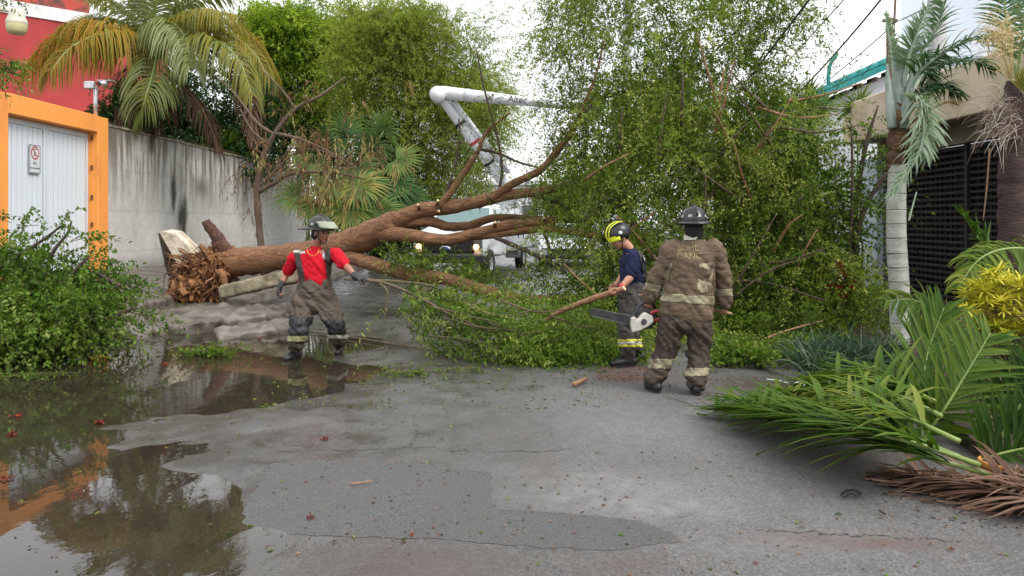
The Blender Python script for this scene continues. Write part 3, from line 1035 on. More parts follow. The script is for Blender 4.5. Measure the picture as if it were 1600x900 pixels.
MB().tube([Vector(p) for p in spline(fin, 12)], [(.075, .05)] * 11 + [(.06, .04)], 8, round_ends=True).build('roof_finial', M_teal, th, True)
for k in range(5):
    p = ta + dv * (1.1 + .42 * k) - nv_ * .24
    MB().box((p.x, 21.35, p.z - .03), (.08, .5, .1)).build('rafter_end', M_timber, th)

wp = empty('wooden_pole', (9.02, 19.05, 0), 'dark weathered wooden pole rising beside the teal roof', 'pole')
MB().tube([(9.0, 19.05, 0), (9.03, 19.05, 3), (9.0, 19.05, 6.45)], [.13, .11, .085], 10).build('shaft', M_timber, wp, True)
MB().tube([(9.05, 19.0, 5.8), (9.1, 18.98, 6.95)], .03, 6).build('rod', M_timber, wp, True)
MB().ball((8.99, 18.94, 6.22), .06).build('insulator', M_whitewall, wp, True)
MB().box((9.0, 19.05, 6.4), (.34, .08, .07)).build('crossbar', M_timber, wp)

up = empty('concrete_utility_pole', (10.5, 19.8, 0), 'thick grey concrete utility pole against the pale tall block', 'pole')
MB().tube([(10.55, 19.8, 0), (10.5, 19.8, 10)], [.26, .2], 14).build('shaft', M_concpole, up, True)
MB().tube([(10.68, 19.6, 5.7), (11.2, 19.4, 5.1)], .035, 8).build('stay', M_concpole, up, True)
u2 = P(980, 0, 24)
up2 = empty('street_utility_pole', (u2.x, 24, 0), 'slim pale utility pole showing through the fallen crown', 'pole')
MB().tube([(u2.x, 24, 0), (u2.x, 24, 9.5)], [.17, .12], 12).build('shaft', M_concpole, up2, True)
MB().box((u2.x, 24, 8.9), (1.6, .1, .1)).build('crossarm', M_timber, up2)

# overhead wires
M_wire = mat('black_cable', (.03, .03, .032), rough=.6)
def wire(a, b, sag, r_, label):
    pts = []
    for k in range(25):
        t = k / 24
        p = Vector(a).lerp(Vector(b), t)
        p.z -= sag * 4 * t * (1 - t)
        pts.append(p)
    tag(MB().tube(pts, r_, 6).build('overhead_cable', M_wire, smooth=True), label, 'cable', 'overhead cables')
pend = Vector((u2.x, 24, 9.0))
wire(P(1310, -60, 9), P(1000, 330, 30), .1, .014, 'overhead cable crossing the crown, steepest of the cables')
wire(P(1345, -30, 11), P(1040, 290, 30), .12, .010, 'thin overhead cable just below the steepest one')
wire(P(1380, -5, 12), P(1080, 240, 30), .75, .016, 'thick sagging overhead cable above the teal roof')
wire(Vector((8.95, 18.95, 6.2)), P(1100, 250, 34), .35, .014, 'overhead cable from the wooden pole down over the teal roof')
wire(Vector((9.0, 18.95, 6.3)), P(1700, -150, 13), .15, .012, 'overhead cable leaving the wooden pole to the right')
wire(Vector((8.93, 18.97, 5.9)), P(1320, 150, 23), .05, .008, 'thin service cable between the wooden pole and the teal roof')

# far end of the street
fb = empty('far_white_house', (2, 62, 0), 'pale house far down the street behind the truck', 'house')
MB().box((3.0, 66, 2.2), (12, 8, 4.6)).build('wall', M_whitewall, fb)
MB().box((3.0, 66, 4.6), (12.6, 8.6, .3)).build('roof', M_whitewall, fb)
for k in range(3):
    MB().box((-1.2 + k * 2.6, 61.99, 2.2), (1.2, .06, 1.3)).build('window', M_groove, fb)

# garden bed on the right
gx = [(3.0, 3.4), (3.05, 4.9), (3.35, 6.2), (3.75, 7.6), (4.2, 9.2), (4.5, 11), (4.8, 18), (8.0, 18), (8.0, 3.4)]
bedpts = []
c_ = [Vector((*p, 0)) for p in gx]
o = ground_sheet('garden_bed', None, .10, M_soil, step=.25, jag=.03, label='dark soil garden bed along the carport', cat='bed', pts=gx)

# ================================================================== vegetation materials
GREEN = leaf_mat('fallen_tree_leaf', [(0, (.032, .060, .008)), (.35, (.080, .142, .017)), (.65, (.155, .235, .028)), (.9, (.26, .33, .06)), (1, (.40, .43, .12))], .4)
GREEN2 = leaf_mat('broad_shrub_leaf', [(0, (.026, .060, .008)), (.4, (.066, .135, .016)), (.75, (.135, .22, .028)), (1, (.29, .34, .10))], .36, rough=.45)
GREEN3 = leaf_mat('bright_tree_leaf', [(0, (.045, .09, .012)), (.35, (.11, .20, .02)), (.7, (.24, .34, .03)), (1, (.46, .52, .08))], .46)
FEATH = leaf_mat('feathery_tree_leaf', [(0, (.08, .115, .022)), (.4, (.165, .225, .036)), (.75, (.27, .33, .055)), (1, (.42, .44, .11))], .48)
CUTG = leaf_mat('fresh_cut_leaf', [(0, (.030, .066, .010)), (.4, (.075, .148, .018)), (.75, (.145, .232, .03)), (1, (.30, .345, .09))], .38)
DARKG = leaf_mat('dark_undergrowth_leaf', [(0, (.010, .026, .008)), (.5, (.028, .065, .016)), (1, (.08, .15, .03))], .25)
COCO = leaf_mat('coconut_leaflet', [(0, (.24, .10, .02)), (.25, (.36, .21, .03)), (.5, (.24, .23, .04)), (.75, (.17, .20, .07)), (1, (.30, .34, .18))], .4)
BROWNF = leaf_mat('dead_brown_leaflet', [(0, (.07, .035, .026)), (.5, (.15, .085, .06)), (1, (.27, .18, .125))], .2, rough=.7)
FANG = leaf_mat('fan_palm_blade', [(0, (.02, .055, .020)), (.5, (.055, .12, .04)), (.85, (.13, .20, .05)), (1, (.30, .26, .07))], .3)
ROYAL = leaf_mat('royal_palm_leaflet', [(0, (.02, .058, .024)), (.4, (.055, .125, .045)), (.75, (.19, .285, .18)), (1, (.40, .50, .38))], .3)
BEDF = leaf_mat('green_frond_leaflet', [(0, (.016, .042, .006)), (.4, (.044, .098, .012)), (.7, (.092, .150, .018)), (.88, (.18, .21, .035)), (1, (.33, .29, .07))], .3, rough=.45)
CROT = leaf_mat('yellow_croton_leaf', [(0, (.05, .11, .02)), (.3, (.20, .25, .03)), (.6, (.45, .42, .035)), (1, (.68, .62, .10))], .3)
DRY = leaf_mat('dry_hanging_leaf', [(0, (.13, .06, .035)), (.5, (.26, .14, .08)), (.8, (.30, .27, .09)), (1, (.40, .36, .15))], .3, rough=.7)
STRAP = leaf_mat('strap_leaf', [(0, (.012, .035, .02)), (.6, (.04, .085, .045)), (1, (.20, .25, .18))], .25)

def bark(name, c1, c2, c3, sc_=5, st=None, bmp=.8):
    m, t, b = newmat(name)
    f = noise_fac(t, sc_, 8, .68, stretch=st, dist=.6)
    t.links.new(ramp(t, f, [(.3, c1), (.52, c2), (.75, c3)]), b.inputs['Base Color'])
    b.inputs['Roughness'].default_value = .72
    bump(t, b, f, bmp, .05)
    return m
BARK = bark('fallen_tree_bark', (.058, .024, .010), (.205, .092, .038), (.37, .21, .10), 7.5, (.42, 2.4, 2.4), 1.0)
BARKD = bark('dark_thin_branch_bark', (.025, .016, .012), (.06, .038, .025), (.11, .075, .05), 9)
BARKG = bark('grey_brown_bark', (.05, .034, .022), (.13, .088, .056), (.23, .17, .115), 9, (2.5, 2.5, .7))
TWIG = bark('green_brown_twig', (.05, .045, .018), (.11, .09, .035), (.19, .15, .07), 12)
ROOTM = bark('orange_root_wood', (.06, .025, .010), (.25, .108, .038), (.50, .29, .12), 11, (1, 1, .5), 1.0)
ROOTD = bark('dark_red_root', (.03, .012, .009), (.10, .040, .026), (.21, .10, .065), 12, (3, 1, 1), 1.0)
CUT = mat('fresh_cut_wood', (.72, .55, .33), (.55, .36, .2), rough=.8, scale=14)
TAN = mat('debarked_tan_wood', (.36, .19, .10), (.22, .10, .055), rough=.65, scale=9, stretch=(1, 3, 3), bmp=.3)
RACH = mat('green_rachis', (.20, .26, .06), (.12, .18, .04), rough=.45, scale=6)
RACHB = mat('brown_rachis', (.22, .13, .07), (.12, .07, .04), rough=.7, scale=8)
RACHP = mat('pale_rachis', (.42, .50, .40), (.30, .38, .28), rough=.5, scale=6)
FIBRE = bark('palm_fibre_trunk', (.018, .010, .009), (.055, .028, .024), (.11, .06, .05), 9, (1, 1, 7))

def limb(parent, px, material, name='limb', n=None, sides=12, rough=.03, cap_mat=None):
    """px: (u, v, distance, radius in pixels)"""
    if name == 'limb': px = [(u, v, d, r_ * .86) for u, v, d, r_ in px]
    sp = spline([(*P(u, v, d), r_ / F * d) for u, v, d, r_ in px], n or len(px) * 5)
    pts = [Vector(s[:3]) + Vector((random.gauss(0, 1), random.gauss(0, 1), random.gauss(0, 1))) * rough * s[3] for s in sp]
    rad = [max(s[3], .003) * random.uniform(.95, 1.06) for s in sp]
    o = MB().tube(pts, rad, sides, wob=.05).build(name, material, parent, True)
    if cap_mat:
        d = (pts[-1] - pts[-2]).normalized()
        MB().tube([pts[-1] - d * .005, pts[-1] + d * .006], [rad[-1] * .97, rad[-1] * .9], sides).build('cut_end', cap_mat, o)
    return o, pts, rad

# ================================================================== the fallen tree
rootc = P(318, 432, 15.0)
ft = empty('fallen_tree', (rootc.x, rootc.y, .15), 'uprooted reddish-brown tree lying across the street with its green crown', 'tree')
limb(ft, [(322, 424, 15.0, 30), (345, 414, 14.95, 25), (400, 407, 14.8, 21), (470, 398, 14.5, 20), (530, 386, 14.1, 21), (580, 366, 13.8, 22), (622, 345, 13.5, 17)], BARK, 'trunk', sides=18)
limb(ft, [(592, 360, 13.65, 17), (650, 331, 13.4, 15), (690, 325, 13.3, 13), (740, 317, 13.1, 12), (790, 305, 13, 10), (840, 300, 12.8, 8.5), (885, 290, 12.6, 6)], BARK)
limb(ft, [(765, 312, 13, 8), (800, 288, 12.9, 7.5), (845, 265, 12.8, 7), (875, 230, 12.7, 6.5), (893, 205, 12.6, 6), (910, 170, 12.5, 4), (930, 120, 12.4, 2.5), (945, 60, 12.3, 1.2)], BARK)
limb(ft, [(592, 364, 13.65, 15), (640, 368, 13.2, 12), (690, 375, 13.0, 11), (740, 366, 12.9, 10), (790, 353, 12.8, 9.5), (830, 349, 12.75, 9), (868, 346, 12.7, 9)], BARK, cap_mat=CUT)
limb(ft, [(620, 352, 13.55, 10), (665, 345, 13.4, 10), (700, 354, 13.4, 8.5), (735, 352, 13.4, 8), (775, 340, 13.4, 7), (850, 343, 13.3, 6), (920, 345, 13.3, 4)], BARK)
limb(ft, [(740, 370, 12.9, 7), (800, 362, 12.8, 8), (850, 357, 12.7, 7.5), (890, 362, 12.5, 6.5), (940, 370, 12.3, 6), (1030, 385, 12, 4)], BARK)
limb(ft, [(515, 392, 14.1, 12), (580, 412, 13.6, 13), (640, 428, 13.2, 13), (700, 437, 12.9, 12), (750, 452, 12.6, 11), (810, 467, 12.3, 10), (870, 468, 12, 8), (945, 461, 11.6, 5)], BARK)
limb(ft, [(685, 325, 13.2, 7), (715, 285, 13.2, 6.5), (745, 240, 13.1, 4.5), (760, 207, 13.1, 3), (797, 176, 13.1, 1.8)], BARK)
limb(ft, [(750, 233, 13.1, 3), (780, 240, 13.1, 2.5), (815, 255, 13.0, 2), (870, 268, 13, 1.5)], BARKD)
limb(ft, [(687, 330, 13.2, 4), (703, 285, 13.2, 3), (712, 255, 13.2, 2.5), (718, 210, 13.2, 2), (717, 185, 13.2, 1.5)], BARKD)
limb(ft, [(780, 302, 13.0, 3), (784, 260, 13.0, 2.5), (776, 210, 13.0, 2), (757, 140, 13, 1.8), (744, 75, 13, 1)], BARKD)
limb(ft, [(772, 370, 12.7, 4), (820, 391, 12.6, 4), (855, 408, 12.5, 4), (885, 427, 12.4, 3)], BARKD)
limb(ft, [(848, 360, 12.6, 3), (858, 385, 12.6, 2.5), (861, 412, 12.6, 2)], BARKD)
limb(ft, [(835, 305, 12.8, 4), (880, 320, 12.7, 4), (930, 345, 12.5, 3), (1000, 350, 12.3, 2)], BARKD)
limb(ft, [(905, 180, 12.5, 3), (950, 150, 12.9, 3), (1010, 135, 13.2, 2.5), (1080, 110, 13.4, 2), (1160, 40, 13.4, 1.2)], BARKD)
limb(ft, [(1000, 380, 12.0, 4), (1080, 330, 12.2, 4), (1160, 260, 12.5, 3), (1220, 180, 12.6, 2)], BARKD)
limb(ft, [(930, 462, 11.6, 5), (1050, 450, 11.4, 4), (1180, 440, 11.2, 3), (1290, 470, 11, 2)], BARKD)
limb(ft, [(1150, 560, 9.8, 2.2), (1190, 532, 10.0, 2.2), (1235, 515, 10.2, 2), (1290, 500, 10.4, 1.5)], TAN)
for (u, v, d, du, dv_) in ((655, 323, 13.15, -3, -6), (683, 317, 13.12, 2, -7), (684, 328, 13.05, 3, 3), (773, 350, 12.7, 1, -5), (848, 342, 12.62, 3, -3)):
    a, b = P(u, v + 3, d + .05), P(u + du * .6, v + dv_ * .55, d - .05)
    st_ = MB().tube([a, b], [.034, .024], 9).build('branch_stub', BARK, ft, True)
    dd_ = (b - a).normalized()
    MB().tube([b - dd_ * .004, b + dd_ * .006], [.0235, .02], 9).build('cut_end', CUT, st_)

# torn root ball: woody mass, fibres, a snapped root
rb_m = MB()
rb_m.ball(P(330, 428, 15.0), (.42, .5, .44))
rb_m.ball(P(308, 448, 14.9), (.42, .55, .35))
rb_m.ball(P(345, 412, 15.0), (.34, .42, .33))
rb_m.ball(P(292, 462, 14.9), (.3, .5, .2))
rb_m.ball(P(300, 430, 15.2), (.26, .4, .3))
rm = solidify_mesh(rb_m, 'root_ball', .025, 1, wrinkle=.30, wscale=7, wdir=(1, 1, 1))
link('root_ball', rm, ROOTM, ft)
fib = MB(); fib2 = MB()
for k in range(150):
    a = P(random.uniform(280, 350), random.uniform(398, 455), random.uniform(14.55, 15.1))
    c0 = P(325, 425, 15.1)
    out = (a - c0).normalized()
    ln = random.uniform(.15, .5)
    b = a + out * ln * .5 + Vector((random.uniform(-.2, .05), random.uniform(-.25, .1), random.uniform(-.35, .12))) * ln * 1.4
    c1 = b + Vector((random.uniform(-.12, .1), random.uniform(-.1, .1), -random.uniform(.02, .3)))
    c1.z = max(c1.z, .14)
    r0 = random.uniform(.006, .02)
    (fib if k % 3 else fib2).tube([a, b, c1], [r0, r0 * .7, r0 * .25], 5)
fib.build('root_fibres', ROOTM, ft, True)
fib2.build('root_fibres', ROOTD, ft, True)
shard = [MB(), MB()]
for k in range(150):    # torn wedges of wood
    an = random.uniform(0, 2 * math.pi); rr_ = math.sqrt(random.random())
    a = P(318 + 34 * rr_ * math.cos(an), 432 + 34 * rr_ * math.sin(an), random.uniform(14.55, 14.9))
    out = Vector((random.uniform(-.9, .5), random.uniform(-.8, -.1), random.uniform(-.9, .7))) + (a - P(345, 415, 15.0)) * 1.2
    out.normalize()
    ln = random.uniform(.12, .42); r0 = random.uniform(.018, .05)
    b = a + out * ln; b.z = max(b.z, .12)
    shard[k % 2].tube([a - out * .1, a + out * ln * .35, b], [(r0, r0 * .45), (r0 * .8, r0 * .3), (r0 * .12, .004)], 5, wob=.25)
shard[0].build('torn_wood', ROOTM, ft)
shard[1].build('torn_wood', TAN, ft)
for px in ([(356, 402, 14.9, 11), (347, 384, 14.85, 12), (334, 364, 14.8, 9), (321, 345, 14.78, 7)],
           [(330, 440, 14.7, 7), (345, 425, 14.5, 6), (352, 445, 14.45, 5), (350, 468, 14.4, 3)],
           [(300, 440, 14.9, 7), (285, 455, 14.8, 5), (276, 472, 14.7, 3)],
           [(345, 430, 14.9, 9), (385, 446, 14.9, 6), (430, 444, 14.9, 5), (470, 438, 14.9, 3)],
           [(310, 415, 15.0, 8), (290, 425, 15.0, 6), (280, 445, 14.9, 4)]):
    limb(ft, px, ROOTD if px[0][1] != 440 else ROOTM, 'root', sides=11, rough=.1)
chips = Strips()
for k in range(500):
    p = Vector((random.gauss(rootc.x - .1, .75), random.gauss(14.3, .55), .0))
    p.z = float(pave_z(p.x, p.y)) + .015 if p.x < -5.1 else float(road_z(p.x, p.y)) + .012
    chips.blade(p, (random.gauss(0, 1), random.gauss(0, 1), .1), random.uniform(.05, .16), random.uniform(.015, .04), .1, (0, 0, 1), random.random(), seg=2, shape=(.5, 1, .3))
tag(chips.build('wood_splinters', BROWNF), 'brown bark splinters strewn around the torn root ball', 'splinters', kind='stuff')

# crown of the fallen tree
cr_ = Leaves()
rows = [(-60, 900, 1250, 13.0, 60), (-20, 890, 1250, 12.9, 62), (20, 880, 1250, 12.8, 66), (70, 875, 1240, 12.8, 66), (120, 880, 1235, 12.7, 68), (170, 895, 1245, 12.6, 70), (215, 905, 1270, 12.5, 68),
        (260, 905, 1300, 12.3, 72), (305, 900, 1310, 12.2, 72), (350, 905, 1310, 12.0, 72), (400, 900, 1310, 11.8, 72), (455, 900, 1320, 11.4, 72), (505, 880, 1350, 10.9, 66), (545, 960, 1330, 10.3, 56)]
for v, u0, u1, d, m in rows:
    u = u0
    while u < u1:
        for layer in range(2):
            if v < 150 and random.random() < .2: continue
            if v >= 150 and layer == 0 and random.random() < .22: continue
            uu, vv = u + random.uniform(-22, 22), v + random.uniform(-22, 22)
            dd = d + random.uniform(-.35, .45) + layer * .8
            p = P(uu, vv, dd)
            if p.z < .1: p.z = random.uniform(.05, .2)
            weep = v < 260
            cr_.clump(p, (.34, .4, .26), int(m * .62 * random.uniform(.4, 1.25)), .75 if weep else .6, 22, random.choice((.052, .062, .075)), .026, tint=random.gauss(.62 if weep else .52, .17), droop=1.0 if weep else .6, bias=(random.uniform(-.7, .5), -.2, .5 if weep else .2), keep=.5, wood=.004, fill=.9)
        u += 52
# hanging sprays at the left edge of the crown, against the sky
for k in range(90):
    p = P(random.uniform(850, 930), random.uniform(0, 250), random.uniform(12.3, 12.9))
    cr_.clump(p, (.1, .15, .15), 3, .45, 11, .05, .022, tint=.5, droop=1.3, bias=(-.4, 0, .1))
for k in range(30):
    p = P(random.uniform(700, 790), random.uniform(150, 300), random.uniform(12.8, 13.2))
    cr_.clump(p, (.1, .15, .1), 3, .4, 10, .05, .022, tint=.5, droop=.5, bias=(.2, 0, .2))
for k in range(24):
    p = P(random.uniform(800, 900), random.uniform(235, 345), random.uniform(12.3, 12.9))
    cr_.clump(p, (.12, .15, .12), 4, .36, 10, .05, .022, tint=.45, droop=.8, bias=(-.2, 0, -.1))
for k in range(44):     # tips reaching to the upper right
    p = P(random.uniform(1150, 1260), random.uniform(10, 200), random.uniform(12.6, 13))
    cr_.clump(p, (.15, .2, .15), 4, .45, 10, .05, .022, tint=.5, droop=.5, bias=(.9, 0, .5))
for (u, v) in ((640, 405), (660, 420), (690, 412), (715, 425), (745, 428), (770, 438), (625, 395), (655, 400), (790, 445), (820, 440), (850, 430)):
    for q_ in range(2):
        cr_.clump(P(u + random.uniform(-8, 8), v + random.uniform(-8, 6), 12.9 + random.uniform(-.2, .5)), (.2, .3, .18), 16, .3, 12, .055, .024, tint=.5, droop=.3)
for k in range(10):     # leaves behind the limbs, in front of the truck
    p = P(random.uniform(640, 750), random.uniform(395, 440), random.uniform(14.0, 16.5))
    cr_.clump(p, (.3, .4, .25), 14, .4, 12, .06, .026, tint=.42, droop=.4)
for k in range(150):    # long loose sprays over the outside of the crown
    p = P(random.uniform(890, 1300), random.uniform(-20, 520), random.uniform(11.0, 12.2))
    if p.z < .25: continue
    cr_.clump(p, (.08, .1, .08), 2, 1.0, 30, .06, .024, tint=random.gauss(.66, .14), droop=random.uniform(.5, 1.3), bias=(random.uniform(-.9, .6), -.5, .5), wood=.005)
cr_.build('crown', GREEN, ft, TWIG)
for k in range(30):     # bare and broken branches showing through
    u0, v0 = random.uniform(900, 1250), random.uniform(150, 500)
    d0 = 12.3 - max(0, v0 - 350) / 150
    an = random.uniform(-2.6, .3); l_ = random.uniform(60, 150)
    limb(ft, [(u0, v0, d0 - .2, random.uniform(2, 3.4)), (u0 + l_ * .5 * math.cos(an), v0 + l_ * .5 * math.sin(an) + random.uniform(-12, 12), d0 - .5, 1.8), (u0 + l_ * math.cos(an), v0 + l_ * math.sin(an), d0 - .6, .9)], BARKG if k % 2 else TAN, 'branch', sides=6)

# ================================================================== branch dragged by the man in red
HAND_L = P(563, 437, 9.42)
db = empty('dragged_branch', tuple(G(760, 560)), 'leafy cut branch on the road dragged by the man in the red shirt', 'branch')
limb(db, [(538, 436, 9.42, 2.6), (563, 437, 9.42, 2.6), (600, 442, 9.4, 2.4), (650, 462, 9.4, 2.2), (700, 490, 9.35, 1.9), (760, 515, 9.3, 1.5), (840, 540, 9.2, 1)], BARKG, 'stem', sides=8)
limb(db, [(580, 438, 9.42, 2.4), (620, 440, 9.6, 2.2), (675, 447, 9.7, 2), (720, 470, 9.7, 1.8), (790, 500, 9.6, 1.2)], TWIG, 'stem', sides=8)
limb(db, [(590, 440, 9.42, 2), (605, 455, 9.3, 1.6), (602, 480, 9.3, 1.2), (600, 505, 9.3, .8)], TWIG, 'stem', sides=6)
for k in range(9):
    u0, v0 = random.uniform(640, 860), random.uniform(465, 535)
    limb(db, [(u0, v0, 9.25, 1.6), (u0 + 55, v0 + random.uniform(2, 24), 9.15, 1.3), (u0 + random.uniform(90, 130), v0 + random.uniform(8, 34), 9.1, .7)], TWIG if k % 3 else BARKG, 'stem', sides=6)
dl = Leaves()
for (u, v, d, m, r_) in ((640, 470, 9.7, 30, .2), (640, 500, 9.8, 34, .2), (675, 520, 9.8, 34, .18), (690, 470, 9.8, 40, .2), (720, 495, 9.6, 50, .22), (760, 480, 10.0, 45, .22), (770, 515, 9.5, 60, .24), (810, 540, 9.3, 64, .22), (840, 515, 9.6, 60, .24), (830, 562, 9.15, 60, .14), (800, 560, 9.2, 30, .1), (855, 570, 9.1, 40, .12), (780, 552, 9.25, 26, .1), (880, 545, 9.4, 40, .16), (900, 505, 9.9, 34, .2), (930, 550, 9.3, 24, .12), (860, 485, 10.2, 34, .2), (800, 475, 10.3, 34, .2), (940, 520, 9.9, 24, .16), (720, 535, 9.45, 26, .12), (760, 545, 9.3, 30, .12), (660, 455, 9.9, 20, .16)):
    p = P(u, v, d)
    p.z = max(p.z, .07)
    dl.clump(p, (r_ * 1.4, r_ * 1.3, r_ * .7), int(m * 1.0), .72, 21, .068, .021, tint=random.gauss(.62, .12), droop=.3, bias=(1.4, -.7, .05), keep=.35, wood=.0035, fill=.95)
dl.build('foliage', CUTG, db, TWIG)

# ================================================================== heap of cut branches at the left
hp = empty('branch_heap', tuple(G(90, 560)), 'waist-high heap of leafy cut branches before the white gate', 'branches')
hl = Leaves()
for v, u0, u1, d, m in ((400, -60, 95, 10.2, 20), (428, -70, 130, 10.1, 32), (455, -80, 165, 9.9, 38), (485, -90, 185, 9.6, 40), (515, -90, 175, 9.3, 34), (540, -90, 120, 9.1, 20)):
    u = u0
    while u < u1:
        for layer in range(2):
            p = P(u + random.uniform(-16, 16), v + random.uniform(-14, 14), d + random.uniform(-.25, .3) + layer * .6)
            p.z = max(p.z, .08)
            hl.clump(p, (.26, .32, .2), int(m * 1.15 * random.uniform(.5, 1.2)), .46, 14, .07, .034, tint=random.gauss(.5, .12), droop=.4, bias=(.15, -.2, .2), keep=.6, fill=.9)
        u += 40
for (u, v, du, dv_, n_) in ((60, 350, -.5, .4, 3), (20, 345, -.4, .3, 3), (95, 352, .3, .6, 4), (110, 375, .7, .5, 4), (135, 380, .6, .5, 4), (40, 340, -.2, .5, 3), (150, 400, .8, .2, 4), (200, 460, 1, .1, 6), (215, 490, 1, -.2, 6), (205, 520, .6, -.6, 5), (195, 545, .2, -.9, 5)):
    hl.clump(P(u, v, 9.9), (.06, .1, .05), n_, .5, 11, .07, .036, tint=.5, droop=.5, bias=(du * 2, 0, dv_ * 1.5), wood=.005)
hl.build('foliage', GREEN2, hp, TWIG)
for px in ([(150, 425, 10, 3), (165, 435, 9.9, 3), (188, 447, 9.8, 2.4)], [(60, 470, 10, 4), (80, 400, 10.1, 3), (105, 365, 10.2, 2), (112, 345, 10.2, 1.2)], [(-30, 470, 9.8, 5), (60, 480, 9.7, 5), (150, 500, 9.5, 4), (215, 480, 9.5, 2)], [(0, 420, 10, 4), (60, 380, 10, 2.5), (100, 350, 10, 1.5)], [(40, 500, 9.6, 4), (100, 440, 9.8, 3), (140, 400, 9.8, 2)]):
    limb(hp, px, BARKD, 'stem', sides=7)

def sprig(name, u, v, n_, ln, label, matl=CUTG, leaf=.05, spread=.5, cat='sprig'):
    p = G(u, v); p.z = max(float(road_z(p.x, p.y)), WATER) + .03
    e = empty(name, tuple(p), label, cat, 'sprigs on the road')
    ang = random.uniform(-.4, .4)
    ax_s = Vector((math.cos(ang), math.sin(ang), .03))
    a_, b_s = p - ax_s * spread, p + ax_s * spread
    MB().tube([a_, p + Vector((0, .03, .02)), b_s], [.007, .006, .003], 6).build('stem', TWIG, e, True)
    L = Leaves()
    t = rng.random((n_, 1))
    o_ = np.array(a_) * (1 - t) + np.array(b_s) * t
    L.twigs(o_, np.array(ax_s) * .6 + rng.normal(0, .7, (n_, 3)) * np.array([1, 1, .25]) + np.array([0, 0, .12]), ln * rng.uniform(.6, 1.2, n_), rng.uniform(.05, .3, n_), 9, leaf, leaf * .45, .55 + rng.normal(0, .1, n_))
    L.build('foliage', matl, e, TWIG, kind='stuff')
    return e
sprig('leafy_sprig', 318, 552, 80, .3, 'small green sprig lying in the puddle beside the branch heap', spread=.34)
sprig('leafy_sprig', 625, 589, 26, .2, 'thin row of green leaves on the dry asphalt', spread=.22, leaf=.04)
sprig('leafy_sprig', 60, 588, 24, .25, 'yellowish sprig lying in the water below the branch heap', spread=.4, leaf=.045)
sprig('leafy_sprig', 715, 583, 12, .14, 'few scattered green leaves below the dragged branch', spread=.25, leaf=.04)

# ================================================================== bare sapling with dry leaves in front of the wall
bt = empty('bare_sapling', tuple(P(412, 425, 18.6)), 'thin bare tree with dry brown hanging leaves in front of the wall', 'tree')
limb(bt, [(414, 430, 18.6, 6), (408, 385, 18.6, 5.5), (403, 330, 18.6, 5.2), (402, 290, 18.6, 5), (412, 245, 18.5, 4.4), (432, 205, 18.4, 3.8), (462, 170, 18.3, 2.8), (500, 150, 18.2, 2.5), (540, 120, 18.2, 1.2)], BARKG, 'trunk')
for px in ([(404, 300, 18.6, 4), (430, 285, 18.5, 3.5), (460, 270, 18.4, 3), (520, 270, 18.3, 2), (570, 280, 18.2, 1)], [(404, 290, 18.6, 3), (425, 272, 18.7, 2.6), (460, 240, 18.7, 2), (500, 235, 18.6, 1.5), (545, 260, 18.5, 1)],
           [(430, 208, 18.4, 3), (470, 218, 18.3, 2.5), (520, 240, 18.2, 2), (560, 265, 18.1, 1)], [(428, 210, 18.4, 2.5), (400, 190, 18.5, 2), (370, 150, 18.5, 1.5), (345, 125, 18.5, 1)], [(420, 225, 18.4, 2), (395, 205, 18.4, 1.6), (375, 170, 18.4, 1)],
           [(462, 170, 18.3, 2), (440, 140, 18.3, 1.6), (410, 110, 18.3, 1)], [(402, 292, 18.6, 3), (395, 288, 18.55, 2.5)]):
    limb(bt, px, BARKG, 'branch', sides=8)
dv2 = Leaves()
for k in range(95):
    u = random.gauss(505, 60); v = random.gauss(235, 42)
    p = P(u, v, random.uniform(17.9, 18.6))
    dv2.clump(p, (.1, .1, .06), 3, .3, 9, .15, .024, tint=random.random(), droop=1.5, bias=(0, 0, -.6), spread=.3)
dv2.build('dry_leaves', DRY, bt, BARKG)

# ================================================================== standing trees at the back left
def tree(name, label, base, trunk_px, clumps, leafm, k, leaf, width, m, ln, group=None, barkm=BARKG, droop=.3, bias=(0, 0, .2), twk=.25, tint=.5, rr=.6, flat=.35):
    t_ = empty(name, base, label, 'tree', group)
    for j, px in enumerate(trunk_px):
        limb(t_, px, barkm, 'trunk' if j == 0 else 'limb', sides=9)
    L = Leaves()
    for (u, v, d, r_) in clumps:
        L.clump(P(u, v, d), (r_, r_, r_ * .75), m, ln, k, leaf, width, tint=random.gauss(tint, .09), droop=droop, bias=bias, keep=twk, wood=.008, fill=.95, flat=flat)
    L.build('crown', leafm, t_, BARKD)
    return t_

def scatter(boxes, n, d0, d1, r0, r1):
    out = []
    for k in range(n):
        u0, u1, v0, v1 = random.choice(boxes)
        out.append((random.uniform(u0, u1), random.uniform(v0, v1), random.uniform(d0, d1), random.uniform(r0, r1)))
    return out
def pb_(u, d): 
    p = P(u, 346, d); return (p.x, p.y, 0)
tree('glossy_leaf_tree', 'dense bright green glossy-leaved tree rising behind the wall, right of the coconut palm', pb_(438, 35),
     [[(438, 400, 35, 9), (440, 300, 35, 8), (445, 200, 35, 6), (448, 100, 35, 4), (440, 40, 35, 2)], [(446, 210, 35, 4), (410, 130, 34.5, 3), (395, 60, 34.5, 2)], [(446, 180, 35, 4), (500, 110, 34.5, 3), (520, 60, 34.5, 2)]],
     scatter([(395, 470, 28, 60), (385, 480, 45, 110), (420, 540, 60, 130), (400, 540, 100, 200), (430, 560, 140, 240), (480, 570, 40, 110)], 185, 33.5, 36.5, .25, .8), GREEN3, 12, .2, .075, 26, .8, droop=.15, bias=(0, 0, .5), tint=.5)
